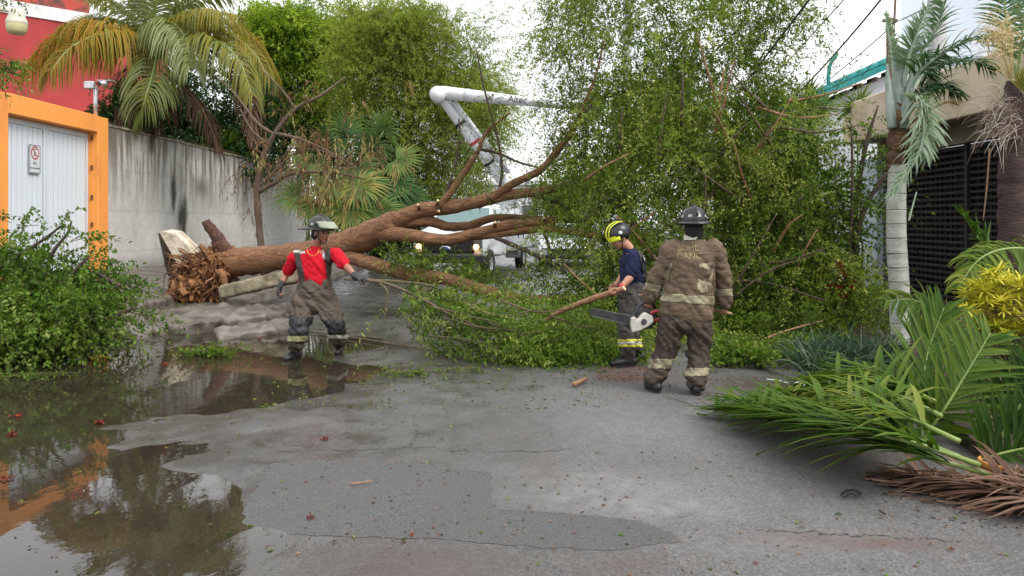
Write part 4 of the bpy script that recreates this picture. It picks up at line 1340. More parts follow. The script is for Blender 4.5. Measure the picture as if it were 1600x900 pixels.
tree('feathery_tree', 'tall feathery yellow-green tree behind the boom of the truck', pb_(585, 30.5),
     [[(585, 420, 30.5, 12), (605, 320, 30.5, 10), (635, 230, 30, 8), (640, 140, 30, 5), (625, 60, 30, 2)], [(648, 240, 30, 5), (700, 170, 29.6, 4), (745, 110, 29.4, 2)], [(648, 250, 30, 5), (590, 170, 29.6, 4), (565, 90, 29.5, 2)], [(650, 200, 30, 4), (690, 110, 30, 3), (700, 50, 30, 1)]],
     scatter([(530, 730, 40, 120), (520, 760, 90, 180), (540, 770, 150, 230), (560, 750, 200, 330), (540, 660, 25, 70), (590, 740, 240, 340), (640, 780, 120, 200)], 360, 28.5, 31.5, .35, .9), FEATH, 22, .12, .034, 24, 1.25, droop=.5, bias=(.25, 0, .25), tint=.58)
gt_s = Leaves()
for k in range(70):
    p = P(random.uniform(385, 560), random.uniform(8, 75), random.uniform(34, 36))
    gt_s.clump(p, (.25, .25, .2), 4, .9, 10, .19, .07, tint=.6, droop=.1, bias=(random.uniform(-.5, .5), 0, .9))
gt_s.build('top_sprays', GREEN3, bpy.data.objects['glossy_leaf_tree'], BARKD)
sprt = Leaves()
for k in range(90):
    p = P(random.uniform(520, 790), random.uniform(12, 110), random.uniform(29, 31))
    sprt.clump(p, (.25, .25, .2), 4, .95, 13, .12, .036, tint=.45, droop=.3, bias=(.7, 0, .7))
sprt.build('top_sprays', FEATH, bpy.data.objects['feathery_tree'], BARKD)
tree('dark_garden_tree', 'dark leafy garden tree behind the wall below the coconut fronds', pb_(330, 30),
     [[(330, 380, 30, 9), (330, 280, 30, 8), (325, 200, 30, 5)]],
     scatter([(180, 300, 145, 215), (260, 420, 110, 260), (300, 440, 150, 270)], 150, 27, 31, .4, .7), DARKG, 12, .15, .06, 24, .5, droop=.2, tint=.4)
tree('garden_shrub', 'bright green shrub peeping over the spiked wall', pb_(360, 28.5), [[(360, 330, 28.5, 4), (362, 240, 28.5, 3)]],
     scatter([(345, 390, 212, 240)], 11, 27.5, 28.8, .25, .38), GREEN3, 12, .15, .065, 22, .3, droop=.1, tint=.45)
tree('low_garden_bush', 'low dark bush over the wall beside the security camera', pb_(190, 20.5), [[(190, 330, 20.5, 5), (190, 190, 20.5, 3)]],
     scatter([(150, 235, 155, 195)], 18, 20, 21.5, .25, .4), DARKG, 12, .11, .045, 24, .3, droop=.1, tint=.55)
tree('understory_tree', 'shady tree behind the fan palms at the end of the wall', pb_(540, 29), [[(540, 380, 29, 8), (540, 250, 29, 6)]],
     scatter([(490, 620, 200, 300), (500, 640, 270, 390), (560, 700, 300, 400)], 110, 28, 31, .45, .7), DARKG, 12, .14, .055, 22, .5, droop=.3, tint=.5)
tree('street_end_tree', 'hazy green tree at the far end of the street', pb_(900, 46), [[(900, 360, 46, 6), (900, 290, 46, 5)]],
     scatter([(850, 990, 255, 350)], 40, 43, 50, .9, 1.3), FEATH, 12, .28, .1, 20, .8, droop=.2, tint=.35)
tree('side_street_tree', 'mid-green tree behind the fallen crown near the teal roof', pb_(1160, 21), [[(1160, 420, 21, 8), (1160, 300, 21, 7), (1150, 150, 21, 4)]],
     scatter([(1000, 1250, 150, 300), (1050, 1290, 260, 420), (960, 1100, 120, 260)], 150, 19.5, 22.5, .45, .7), GREEN, 14, .11, .045, 26, .5, droop=.35, tint=.35)
tree('left_edge_tree', 'tree whose ferny twig hangs into the picture at the far left', (-7.4, 8.6, 0), [[(-260, 500, 8.6, 14), (-240, 200, 8.6, 12), (-150, 90, 8.6, 7), (-60, 75, 8.6, 3), (5, 85, 8.6, 1.2)]],
     [(-30, 88, 8.6, .15), (-5, 100, 8.6, .12), (8, 110, 8.6, .08), (-60, 80, 8.6, .25), (-100, 70, 8.6, .3), (12, 95, 8.6, .05), (4, -8, 8.6, .1), (-30, -20, 8.6, .2)], GREEN2, 14, .045, .018, 16, .22, droop=.5, bias=(.5, 0, -.3), tint=.6)

# broad-leaved thicket right of the fallen crown, in front of the carport
sh = empty('bougainvillea_thicket', tuple(G(1290, 560)), 'dark broad-leaved thicket between the man in the brown coat and the royal palm', 'shrub')
sl = Leaves()
for v, u0, u1, d, m in ((165, 1210, 1250, 13.2, 14), (230, 1205, 1290, 13, 26), (285, 1180, 1330, 12.9, 36), (335, 1160, 1345, 12.6, 38), (385, 1150, 1335, 12.3, 38), (435, 1150, 1330, 12, 36), (480, 1160, 1330, 11.6, 32), (525, 1180, 1310, 11.0, 26)):
    u = u0
    while u < u1:
        for layer in range(2):
            p = P(u + random.uniform(-20, 20), v + random.uniform(-20, 20), d + random.uniform(-.5, .4) + layer * .7)
            p.z = max(p.z, .1)
            sl.clump(p, (.34, .36, .26), int(m * 1.15 * random.uniform(.3, 1.2)), .55, 14, .075, .043, tint=random.gauss(.48, .14), droop=.45, bias=(.2, -.2, .1), keep=.5, fill=.9)
        u += 50
for k in range(40):
    sl.clump(P(random.uniform(1290, 1390), random.uniform(190, 330), random.uniform(12, 12.8)), (.1, .1, .1), 3, .5, 11, .07, .042, tint=.5, droop=.9, bias=(.6, 0, .2))
sl.build('foliage', GREEN2, sh, BARKD)
for px in ([(1330, 520, 12, 6), (1325, 420, 12.2, 5), (1340, 300, 12.4, 4), (1355, 220, 12.4, 3), (1372, 165, 12.4, 1.5)], [(1325, 430, 12.2, 4), (1350, 330, 12.2, 4), (1385, 270, 12.2, 3)], [(1320, 470, 12, 4), (1260, 380, 12.2, 3), (1225, 290, 12.3, 2)], [(1325, 440, 12, 3), (1332, 300, 12, 2.5), (1330, 200, 12, 1.5)]):
    limb(sh, px, BARKD, 'stem', sides=8)
bl = Leaves()
for k in range(12):
    bl.clump(P(random.uniform(1290, 1330), random.uniform(415, 460), 11.4), (.06, .06, .06), 3, .1, 8, .05, .04, tint=random.random())
bl.build('red_bracts', leaf_mat('red_bract', [(0, (.16, .02, .015)), (1, (.30, .06, .03))]), sh, kind='stuff')

# ================================================================== coconut palm
cb = P(238, 100, 21.5)
cp_ = empty('coconut_palm', (cb.x, cb.y, 0), 'windswept coconut palm with yellowing fronds behind the wall', 'palm')
limb(cp_, [(246, 420, 21.5, 11), (243, 300, 21.5, 9), (240, 180, 21.5, 8.5), (236, 100, 21.5, 8), (236, 60, 21.5, 7)], BARKG, 'trunk')
def palm_frond(parent, px, leafm, rachm, n=46, L=1.0, W=.05, name='frond', rp=(2.4, .6), **kw):
    pts = [P(u, v, d) for u, v, d in px]
    S = Strips()
    c = S.frond(pts, n=n, L=L, W=W, **kw)
    d0 = px[0][2]
    o = S.build(name, leafm, parent)
    rr_ = np.linspace(rp[0], rp[1], len(c)) / F * d0
    MB().tube([Vector(q) for q in c], list(rr_), 7).build('rachis', rachm, o, True)
    return o
D = 21.5
CF = [([(236, 92, D), (190, 52, D - .8), (135, 42, D - 1.2), (85, 62, D - 1.5), (48, 110, D - 1.6)], .25, 1.9, 2.6),
      ([(236, 95, D), (200, 62, D - 1), (155, 55, D - 1.8), (110, 75, D - 2.4), (80, 110, D - 2.8)], .35, 1.8, 2.6),
      ([(236, 90, D), (205, 45, D + .5), (165, 30, D + .8), (120, 40, D + 1), (80, 70, D + 1)], .55, 1.5, 2.2),
      ([(238, 90, D), (250, 50, D - .8), (268, 36, D - 1.4), (290, 60, D - 1.9), (300, 105, D - 2.2)], .85, 1.5, 2.2),
      ([(238, 98, D), (245, 85, D - 1), (240, 110, D - 1.8), (228, 150, D - 2.2), (214, 200, D - 2.3)], .72, 1.2, 1.6),
      ([(240, 85, D), (290, 50, D - .3), (340, 48, D - .6), (390, 75, D - .9), (420, 120, D - 1)], .5, 1.6, 2.4),
      ([(240, 90, D), (290, 62, D - 1), (330, 60, D - 1.6), (370, 90, D - 2), (395, 150, D - 2.2)], .6, 1.5, 2.2),
      ([(240, 85, D), (300, 35, D + .6), (355, 38, D + 1), (405, 70, D + 1.3), (435, 120, D + 1.4)], .38, 1.4, 2.0),
      ([(236, 70, D), (228, 30, D), (215, -10, D), (190, -50, D)], .8, 1.1, .9),
      ([(238, 70, D), (242, 20, D - .3), (250, -20, D - .5), (265, -60, D - .6)], .85, 1.1, .8),
      ([(240, 72, D), (275, 25, D), (315, -5, D), (365, -20, D)], .75, 1.2, 1.2),
      ([(236, 75, D), (200, 25, D), (170, 0, D), (140, -10, D)], .65, 1.2, 1.2),
      ([(238, 80, D), (270, 42, D - 1), (320, 20, D - 1.3), (370, 25, D - 1.6)], .5, 1.3, 1.8)]
for px, ti, L_, gv in CF:
    palm_frond(cp_, px, COCO, RACH, n=120, L=L_ * .92, W=.036, tint=ti * .92, grav=gv * 1.9, fwd=.45, lift=.15, start=.08, jit=.1, tv=.18)
for px in ([(250, 110, D - .5), (285, 135, D - .9), (318, 175, D - 1.1), (345, 240, D - 1.2)], [(330, 80, D - 1), (370, 105, D - 1.2), (388, 150, D - 1.4), (396, 220, D - 1.5)], [(236, 110, D - .5), (215, 105, D - 1.2), (200, 130, D - 1.5), (196, 180, D - 1.6)], [(238, 110, D - .5), (246, 150, D - .9), (240, 200, D - 1), (236, 240, D - 1)]):
    palm_frond(cp_, px, BROWNF, RACHB, n=40, L=.9, W=.05, name='dead_frond', tint=.3, grav=2.4, fwd=.9, lift=.0)
for (u, v) in ((213, 90), (221, 96), (228, 84)):
    MB().ball(P(u, v, D - .6), (.13, .13, .16)).build('coconut', ROOTD, cp_, True)

# ================================================================== fan palms
def fan_palm(name, label, base, hubs, L=.85, tint=.5):
    t_ = empty(name, base, label, 'palm', 'fan palms by the wall')
    b0 = Vector(base) + Vector((0, 0, .6))
    MB().tube([Vector(base), b0 + Vector((0, 0, .3))], [.14, .1], 9).build('stem', FIBRE, t_, True)
    for (u, v, d, au, av, s) in hubs:
        h = P(u, v, d)
        ax = Vector((au, -.35, -av))
        nrm = Vector((-.15 * au, -.75, .65))
        S = Strips()
        S.fan(h, ax, nrm, n=28, L=L * s * 1.12, W=.085 * s, arc=random.uniform(230, 290), grav=random.uniform(.5, 1.0), tint=tint + random.uniform(-.15, .25))
        o = S.build('leaf', FANG, t_)
        mid = b0.lerp(h, .5) + Vector((0, 0, .35))
        MB().tube([Vector(x) for x in spline([b0, mid, h], 8)], .018, 6).build('leaf_stalk', RACH, o, True)
    return t_
fan_palm('fan_palm', 'fan palm with upright green fans above the fallen trunk', pb_(500, 22), [(578, 235, 21, .25, -1, 1.0), (600, 205, 21.4, .3, -1, .8), (545, 215, 21.5, -.5, -1, .8), (620, 250, 21, .9, .2, .9), (560, 262, 20.7, .3, .5, .85), (610, 285, 20.6, .7, .6, 1.0), (575, 295, 20.4, .2, .8, 1.0), (635, 310, 20.6, .8, .6, .8), (540, 200, 21.8, -.2, -1, .7)])
fan_palm('fan_palm', 'fan palm with drooping yellowish fans just behind the red-shirted man', pb_(482, 20.5), [(520, 285, 19.9, -.1, .4, .95), (560, 290, 19.8, .5, .4, 1.0), (480, 255, 20, -.4, .1, .75), (470, 305, 20, -.9, .3, .9), (500, 320, 19.7, -.2, .9, .85), (545, 325, 19.6, .1, .9, .9), (590, 330, 19.7, .5, .8, .95), (488, 265, 20.2, -.2, -.6, .7)], tint=.62)
fan_palm('fan_palm', 'single yellow-green fan leaf in front of the teal roof', pb_(1340, 17.2), [(1340, 170, 17.0, .05, -1, .75), (1352, 175, 17.2, .6, -.7, .6)], L=.75, tint=.85)
fan_palm('fan_palm', 'grey-green fan palm peeping over the thicket left of the teal roof', pb_(1255, 19), [(1258, 158, 18.7, -.2, -1, .8), (1272, 175, 18.8, .7, -.3, .8), (1240, 175, 18.8, -.8, -.2, .8)], L=.8, tint=.35)

# ================================================================== royal palm
rbse = G(1406, 549)
rp_ = empty('royal_palm', (rbse.x, rbse.y, .08), 'royal palm with a pale ringed trunk and broken fronds', 'palm')
dR = rbse.y
M_rtrunk = bark('royal_palm_trunk_bark', (.22, .225, .195), (.37, .38, .335), (.50, .51, .46), 6, (1, 1, 2), .2)
M_ring = mat('palm_trunk_scar', (.09, .09, .075), rough=.8)
vv = [556, 528, 505, 483, 462, 440, 418, 396, 372, 350, 328, 303, 286, 270, 258]
ax_ = lambda v: 1400 + 6.5 * ((v - 258) / 290) ** 1.3 + 1.5 * math.sin(v * .03)
for k in range(len(vv) - 1):
    a, b = vv[k], vv[k + 1]
    ra = (13.2 + 2.0 * math.sin((a - 258) / 290 * 2.4)) / F * dR
    rbb = (13.2 + 2.0 * math.sin((b - 258) / 290 * 2.4)) / F * dR
    tl_ = random.uniform(-.015, .015)
    pa, pb2 = P(ax_(a), a, dR), P(ax_(b), b, dR)
    mth = Matrix.Rotation(tl_, 4, 'Y')
    MB().tube([pa, pa.lerp(pb2, .06), pa.lerp(pb2, .5), pa.lerp(pb2, .9), pb2 - Vector((0, 0, .004))], [ra * .99, ra, (ra + rbb) / 2 * .985, rbb * 1.0, rbb * 1.035], 20, wob=.012).build('trunk_segment', M_rtrunk, rp_, True)
    MB().tube([pb2 - Vector((0, 0, .003)), pb2 + Vector((0, 0, .007))], rbb * 1.03, 18).build('leaf_scar', M_ring, rp_)
M_sheath = bark('torn_brown_sheath', (.03, .016, .010), (.12, .06, .025), (.42, .26, .09), 7, None, 1.0)
M_shaft = bark('grey_green_crownshaft', (.09, .11, .09), (.24, .29, .25), (.38, .44, .38), 5, (2, 2, .4), .4)
limb(rp_, [(1400, 262, dR, 13), (1401, 240, dR, 12), (1402, 215, dR, 14.5), (1404, 188, dR, 15), (1406, 165, dR, 13)], M_sheath, 'torn_sheath', sides=14, rough=.2)
limb(rp_, [(1404, 195, dR, 12), (1405, 165, dR, 13), (1404, 130, dR, 10), (1401, 95, dR, 6), (1397, 60, dR, 3)], M_shaft, 'crownshaft', sides=14)
limb(rp_, [(1410, 200, dR - .1, 8), (1415, 165, dR - .1, 8), (1424, 130, dR - .1, 6), (1440, 100, dR - .1, 4)], M_shaft, 'leaf_base', sides=10)
limb(rp_, [(1395, 200, dR - .12, 7), (1391, 170, dR - .12, 7), (1388, 130, dR - .12, 4), (1386, 100, dR - .1, 2)], M_shaft, 'leaf_base', sides=10)
RF = [([(1412, 165, dR), (1432, 118, dR - .2), (1470, 85, dR - .4), (1520, 62, dR - .5), (1560, 60, dR - .5)], .35, .42, .9),
      ([(1412, 170, dR), (1440, 120, dR + .2), (1475, 100, dR + .3), (1520, 95, dR + .3), (1555, 110, dR + .3)], .2, .42, 1.2),
      ([(1410, 160, dR), (1432, 95, dR), (1455, 60, dR), (1472, 20, dR), (1480, -20, dR)], .45, .36, .6),
      ([(1410, 150, dR), (1420, 90, dR - .2), (1432, 55, dR - .3), (1450, 10, dR - .4)], .7, .28, .4),
      ([(1408, 195, dR - .15), (1432, 165, dR - .3), (1444, 190, dR - .4), (1438, 235, dR - .45), (1415, 275, dR - .45), (1392, 305, dR - .45)], .92, .36, .9),
      ([(1408, 190, dR - .1), (1425, 160, dR - .25), (1442, 160, dR - .35), (1452, 200, dR - .4), (1448, 250, dR - .45)], .85, .32, 1.0),
      ([(1410, 175, dR), (1440, 145, dR), (1470, 135, dR), (1500, 150, dR)], .15, .36, 1.2),
      ([(1400, 150, dR), (1396, 100, dR), (1390, 60, dR), (1383, 20, dR)], .8, .16, .2),
      ([(1404, 150, dR), (1418, 110, dR + .2), (1428, 90, dR + .4), (1445, 110, dR + .6), (1455, 150, dR + .7)], .25, .35, 1.0)]
for px, ti, L_, gv in RF:
    palm_frond(rp_, px, ROYAL, RACHP, n=52, L=L_, W=.026, tint=ti, grav=gv * 1.2, fwd=.75, lift=.35, jit=.24, start=.22, rp=(3.5, .8), tv=.12)
palm_frond(rp_, [(1405, 210, dR), (1440, 180, dR - .1), (1480, 160, dR - .1), (1500, 165, dR)], leaf_mat('yellow_frond_leaflet', [(0, (.35, .18, .03)), (1, (.55, .36, .08))]), RACHB, n=16, L=.2, W=.016, name='yellow_frond', tint=.5, grav=.8)
limb(rp_, [(1432, 300, dR - .3, 1.0), (1426, 322, dR - .3, 1.2), (1420, 345, dR - .3, 1.5)], RACHP, 'hanging_rachis', sides=6)

# fibrous palm at the right edge
fp = empty('fibre_trunk_palm', tuple(P(1588, 560, 8.4)), 'palm with a dark fibrous trunk and dry flower spray at the right edge', 'palm')
limb(fp, [(1590, 620, 8.4, 26), (1588, 480, 8.4, 24), (1585, 340, 8.4, 23), (1588, 220, 8.4, 22), (1590, 130, 8.4, 17)], FIBRE, 'trunk', n=60, sides=22, rough=.03)
hair = Strips()
for k in range(210):
    b = P(random.uniform(1545, 1600), random.uniform(150, 215), random.uniform(8.1, 8.3))
    hair.blade(b, (random.uniform(-1.2, .1), random.uniform(-.5, .2), random.uniform(-.5, .6)), random.uniform(.15, .46), .0055, random.uniform(.8, 2.4), (0, -1, .3), random.random(), seg=4, shape=(1, 1, .8, .6, .3))
hair.build('dry_fibres', leaf_mat('dry_fibre', [(0, (.07, .04, .035)), (.5, (.20, .14, .11)), (1, (.44, .40, .34))], .1, .8), fp)
fl = Strips()
for k in range(420):
    b = P(random.gauss(1562, 16), random.gauss(55, 20), random.uniform(8.0, 8.4))
    fl.blade(b, (random.gauss(0, 1), random.gauss(0, 1), random.gauss(0, .8)), random.uniform(.06, .14), .006, .6, (0, -1, .3), random.random(), seg=3, shape=(1, 1, .7, .3))
for k in range(30):
    b = P(1580, 125, 8.25)
    e = P(random.uniform(1535, 1585), random.uniform(40, 100), 8.2)
    fl.blade(b, e - b, (e - b).length, .010, .1, (0, -1, .2), .6, seg=3, shape=(1, .8, .6, .3))
fl.build('dry_flower_spray', leaf_mat('dry_flower', [(0, (.35, .24, .10)), (1, (.62, .50, .28))], .2, .8), fp, kind='stuff')
for px, ti in (([(1590, 120, 8.4), (1596, 60, 8.4), (1606, 0, 8.4), (1625, -60, 8.4)], .5), ([(1588, 120, 8.4), (1575, 50, 8.6), (1570, 0, 8.7), (1580, -50, 8.8)], .4), ([(1592, 120, 8.3), (1625, 70, 8.2), (1660, 60, 8.1), (1690, 80, 8.1)], .5)):
    palm_frond(fp, px, ROYAL, RACH, n=30, L=.34, W=.028, tint=ti, grav=.7)
S = Strips()
S.fan(P(1612, 150, 8.1), (-.4, -.2, .8), (-.2, -.9, .3), n=12, L=.34, W=.09, arc=70, grav=.1, tint=.95)
S.build('leaf', FANG, fp)
limb(fp, [(1546, 232, 8.2, 1.3), (1542, 290, 8.2, 1.2), (1536, 345, 8.2, .9)], RACHB, 'hanging_rachis', sides=6)

# ================================================================== fallen fronds and garden plants on the right
def fallen_frond(px, label, leafm=BEDF, rachm=RACH, name='fallen_palm_frond', L=.55, W=.040, n=58, tint=.45, rp=(4.5, 1), **kw):
    pts = [G(u, v, z) for u, v, z in px]
    S = Strips()
    c = S.frond(pts, n=n, L=L, W=W, tint=tint, jit=.36 if leafm is BEDF else .42, tv=.22 if leafm is BEDF else .45, **kw)
    for q_ in range(len(S.v)):
        p = S.v[q_]
        fl_ = (.12 if p[0] > 3.0 + max(0, (p[1] - 4.9) * .33) else .008) + random.uniform(0, .02)
        if p[2] < fl_: S.v[q_] = np.array([p[0], p[1], fl_])
    o = empty(name, tuple(pts[1]), label, 'palm frond', 'fallen palm fronds')
    lf = S.build('leaflets', leafm, o)
    rr_ = np.linspace(rp[0], rp[1], len(c)) / F * pts[0].y
    MB().tube([Vector(q) for q in c], list(rr_), 7).build('rachis', rachm, o, True)
    return o
fallen_frond([(1548, 742, .14), (1440, 712, .22), (1330, 680, .22), (1220, 655, .16), (1110, 640, .06)], 'long green frond lying lowest on the asphalt, its tip toward the brown-coated man', grav=.55, fwd=1.1, lift=.35, L=.52, tint=.38)
fallen_frond([(1500, 715, .25), (1400, 675, .32), (1300, 650, .28), (1200, 632, .18), (1130, 622, .08)], 'green frond lying over the lowest one', grav=.7, fwd=1.0, lift=.3, L=.46, tint=.5)
fallen_frond([(1470, 650, .4), (1400, 618, .42), (1320, 605, .36), (1240, 612, .2), (1170, 625, .06)], 'arched green frond spilling from the bed above the other fallen fronds', grav=1.1, fwd=.7, lift=.2, L=.5, tint=.58)
fallen_frond([(1440, 600, .3), (1380, 590, .34), (1310, 588, .25), (1250, 600, .1)], 'short dark frond below the royal palm', grav=1.0, fwd=.7, lift=.1, L=.42, tint=.3)
fallen_frond([(1720, 800, .10), (1640, 785, .10), (1560, 768, .08), (1480, 750, .07), (1400, 738, .03)], 'dry brown frond lying on the asphalt under the green ones', leafm=BROWNF, rachm=RACHB, grav=.7, fwd=1.3, lift=.1, L=.5, W=.034, n=56, tint=.55)
fallen_frond([(1760, 760, .12), (1690, 770, .12), (1600, 760, .12), (1500, 742, .08)], 'second dry brown frond, nearest the right edge', leafm=BROWNF, rachm=RACHB, grav=.9, fwd=1.1, lift=.1, L=.4, W=.028, tint=.7, n=44)

fallen_frond([(1530, 726, .2), (1420, 690, .34), (1310, 668, .3), (1210, 648, .2), (1150, 640, .1)], 'frond with long loose blades in the middle of the fallen pile', grav=.5, fwd=1.3, lift=.5, L=.58, tint=.42)
fallen_frond([(1500, 690, .35), (1420, 655, .42), (1340, 636, .36), (1260, 628, .24), (1190, 628, .1)], 'yellow-tinged frond on top of the fallen pile', grav=.9, fwd=1.0, lift=.4, L=.5, tint=.66)
fallen_frond([(1460, 628, .35), (1400, 600, .4), (1345, 588, .36), (1290, 590, .22)], 'rear frond of the fallen pile beside the palm trunk', grav=.9, fwd=.8, lift=.35, L=.46, tint=.5)

ap = empty('garden_palm', tuple(G(1500, 700, .1)), 'bushy garden palm with upright fronds beside the yellow croton', 'palm')
AP = [([(1436, 694, 5.75), (1475, 640, 5.7), (1512, 580, 5.75), (1548, 520, 5.85)], .62, .46, .25, .9, .06, 30),
      ([(1440, 692, 5.8), (1440, 620, 6.0), (1450, 550, 6.2), (1475, 480, 6.3)], .55, .5, .3, 1.6, .05, 26),
      ([(1520, 724, 5.2), (1575, 706, 5.15), (1640, 695, 5.1), (1700, 690, 5.1)], .22, .46, .25, .35, .5, 40),
      ([(1585, 440, 7.8), (1555, 410, 7.8), (1530, 375, 7.8), (1505, 335, 7.7)], .35, .36, .3, .9, .2, 36),
      ([(1650, 405, 7.2), (1590, 388, 7.2), (1535, 402, 7.1), (1495, 450, 7.0)], .78, .34, 1.5, .5, .1, 36),
      ([(1515, 570, 8.0), (1470, 500, 8.0), (1430, 470, 8.0), (1385, 470, 8.0)], .75, .34, 1.4, .8, .1, 22),
      ([(1520, 560, 7.8), (1480, 470, 7.8), (1450, 420, 7.8), (1400, 400, 7.8)], .45, .0, .8, .8, .2, 2),
      ([(1480, 660, 6.4), (1430, 620, 6.5), (1400, 600, 6.6), (1350, 595, 6.7)], .4, .42, .9, .9, .2, 34),
      ([(1560, 690, 5.6), (1590, 640, 5.6), (1620, 600, 5.6), (1650, 560, 5.6)], .2, .4, .3, .8, .2, 34),
      ([(1560, 640, 6.9), (1530, 590, 6.9), (1500, 550, 6.9), (1470, 535, 6.8)], .6, .34, 1.0, 1.0, .2, 30)]
for px, ti, L_, gv, fw, lf, n_ in AP:
    if L_ > 0:
        palm_frond(ap, px, BEDF, RACH, n=int(n_ * 1.25), L=L_ * .95, W=.032, tint=ti * .8, grav=gv * 1.3, fwd=fw, lift=lf, jit=.2, tv=.2, upv=(0, -.75, .65) if px[0][0] < 1530 else (0, -.4, .9), rp=(3.2, .8), start=.1)

ct = empty('yellow_croton', tuple(G(1570, 690, .1)), 'yellow narrow-leaved croton bush at the right edge', 'shrub')
cs = Strips()
def rosette(p, n_, L_, tint):
    for k in range(n_):
        a = random.uniform(0, 2 * math.pi); e = random.uniform(-.3, 1.1)
        cs.blade(p, (math.cos(a), math.sin(a), e), L_ * random.uniform(.7, 1.15), .017, .55, (0, 0, 1), tint + random.uniform(-.2, .2), seg=3, shape=(.5, 1, .9, .25))
for k in range(125):
    a = random.uniform(0, 2 * math.pi); rr_ = math.sqrt(random.random())
    p = P(1575 + 68 * rr_ * math.cos(a), 470 + 55 * rr_ * math.sin(a), random.uniform(6.5, 7.1))
    rosette(p, 18, .13, random.gauss(.66, .16))
for k in range(70):
    p = P(random.uniform(1520, 1640), random.uniform(500, 620), random.uniform(6.7, 7.4))
    rosette(p, 16, .13, max(.02, .55 - (p.z < .75) * .4 + random.uniform(-.15, .1)))
cs.build('foliage', CROT, ct)
for k in range(9):
    a = P(random.uniform(1555, 1600), 660, 7.0); b = P(random.uniform(1530, 1630), 470, 6.9)
    a.z = .1
    MB().tube([a, a.lerp(b, .5) + Vector((random.uniform(-.08, .08), 0, 0)), b], [.014, .011, .007], 6).build('stem', BARKG, ct, True)

sg = empty('strap_leaf_clump', tuple(G(1320, 585)), 'dark blue-green strap-leaved clump at the foot of the thicket', 'plant')
ss = Strips()
for k in range(520):
    p = G(random.uniform(1245, 1395), random.uniform(566, 592)); p.z = .06
    ss.blade(p, (random.uniform(-.9, .9), random.uniform(-.6, .4), random.uniform(.6, 1.4)), random.uniform(.25, .5), .016, random.uniform(.7, 1.8), (0, -1, .2), random.random() * .9, seg=4, shape=(.7, 1, .9, .6, .1))
ss.build('leaves', STRAP, sg)
gl_ = Leaves()
gp = empty('low_leafy_plants', tuple(G(1180, 578)), 'low bright-green leafy plants at the roadside behind the brown-coated man', 'plants')
for k in range(46):
    p = G(random.uniform(1110, 1260), random.uniform(550, 578)); p.z = .08
    gl_.clump(p, (.2, .2, .08), 14, .22, 9, .055, .03, tint=random.gauss(.6, .12), droop=.3, bias=(0, -.2, .6))
for k in range(16):
    p = G(random.uniform(890, 1000), random.uniform(545, 570)); p.z = .06
    gl_.clump(p, (.2, .2, .05), 12, .24, 10, .055, .022, tint=random.gauss(.6, .12), droop=.3, bias=(.3, -.2, .3))
gl_.build('foliage', CUTG, gp, TWIG)

# planter rim and small things in the bed
M_terra = mat('orange_planter', (.55, .24, .05), (.42, .17, .035), rough=.55, scale=8)
pt = G(1572, 752, 0)
pl = empty('orange_planter', (pt.x, pt.y, 0), 'low orange planter bowl half hidden under the fallen fronds', 'planter')
MB().lathe([(.08, .0), (.12, .02), (.14, .05), (.15, .085), (.14, .09), (.125, .07), (.04, .06)], 26, m=Matrix.Translation((pt.x + .05, pt.y + .1, .01))).build('bowl', M_terra, pl, True)
MB().lathe([(.13, .072), (.08, .078), (.004, .08)], 20, m=Matrix.Translation((pt.x + .05, pt.y + .1, .01))).build('potting_soil', M_soil, pl, True)
hb = empty('fallen_branch_stub', tuple(G(1250, 605)), 'pale green cut palm stalk lying at the bed edge', 'stalk')
MB().tube([G(1245, 601, .03), G(1275, 600, .04), G(1305, 599, .05)], [.03, .034, .026], 8, round_ends=True).build('stalk', RACHP, hb, True)

# ================================================================== broken pavement around the roots
def slab(name, px, d, thick, material, label, cat, jag=.01):
    pts = []
    for (u, v) in px:
        p = P(u, v, d)
        pts.append(p + Vector((random.uniform(-jag, jag), 0, random.uniform(-jag, jag))))
    mb = MB().poly(pts, thick)
    o = mb.build(name, material)
    bv = o.modifiers.new('b', 'BEVEL'); bv.width = .012; bv.segments = 1
    return tag(o, label, cat)
slab('broken_paving_slab', [(249, 364), (254, 361), (272, 363), (284, 374), (296, 386), (300, 396), (296, 404), (284, 416), (277, 414), (262, 388)], 15.35, (.10, .16, .03), M_slab, 'pale slab of broken concrete tipped up against the root ball', 'slab')
slab('earth_clod', [(247, 364), (249, 364), (277, 414), (300, 425), (300, 432), (262, 432), (258, 415)], 15.62, (0, .3, 0), M_soil, 'dark underside earth clinging behind the tipped pale slab', 'earth clod')
kb = MB()
k_pts = [P(345, 457, 14.05), P(385, 448, 14.1), P(430, 437, 14.2), P(472, 430, 14.3)]
for i in range(3):
    a, b = k_pts[i], k_pts[i + 1]
    c = (a + b) / 2
    ang = math.atan2(b.y - a.y, b.x - a.x)
    kb.box(c, ((b - a).length + .04, .2, .24 + .01 * i), m=Matrix.Rotation(ang, 3, 'Z') @ Matrix.Rotation(-math.atan2(b.z - a.z, (b - a).xy.length), 3, 'Y') @ Matrix.Rotation(R(-8 - 3 * i), 3, 'X'), bev=.03)
o = link('broken_kerb', solidify_mesh(kb, 'broken_kerb', .025, 1, wrinkle=.022, wscale=5), M_kerb)
tag(o, 'mossy length of uplifted kerb lying in front of the root ball', 'kerb')
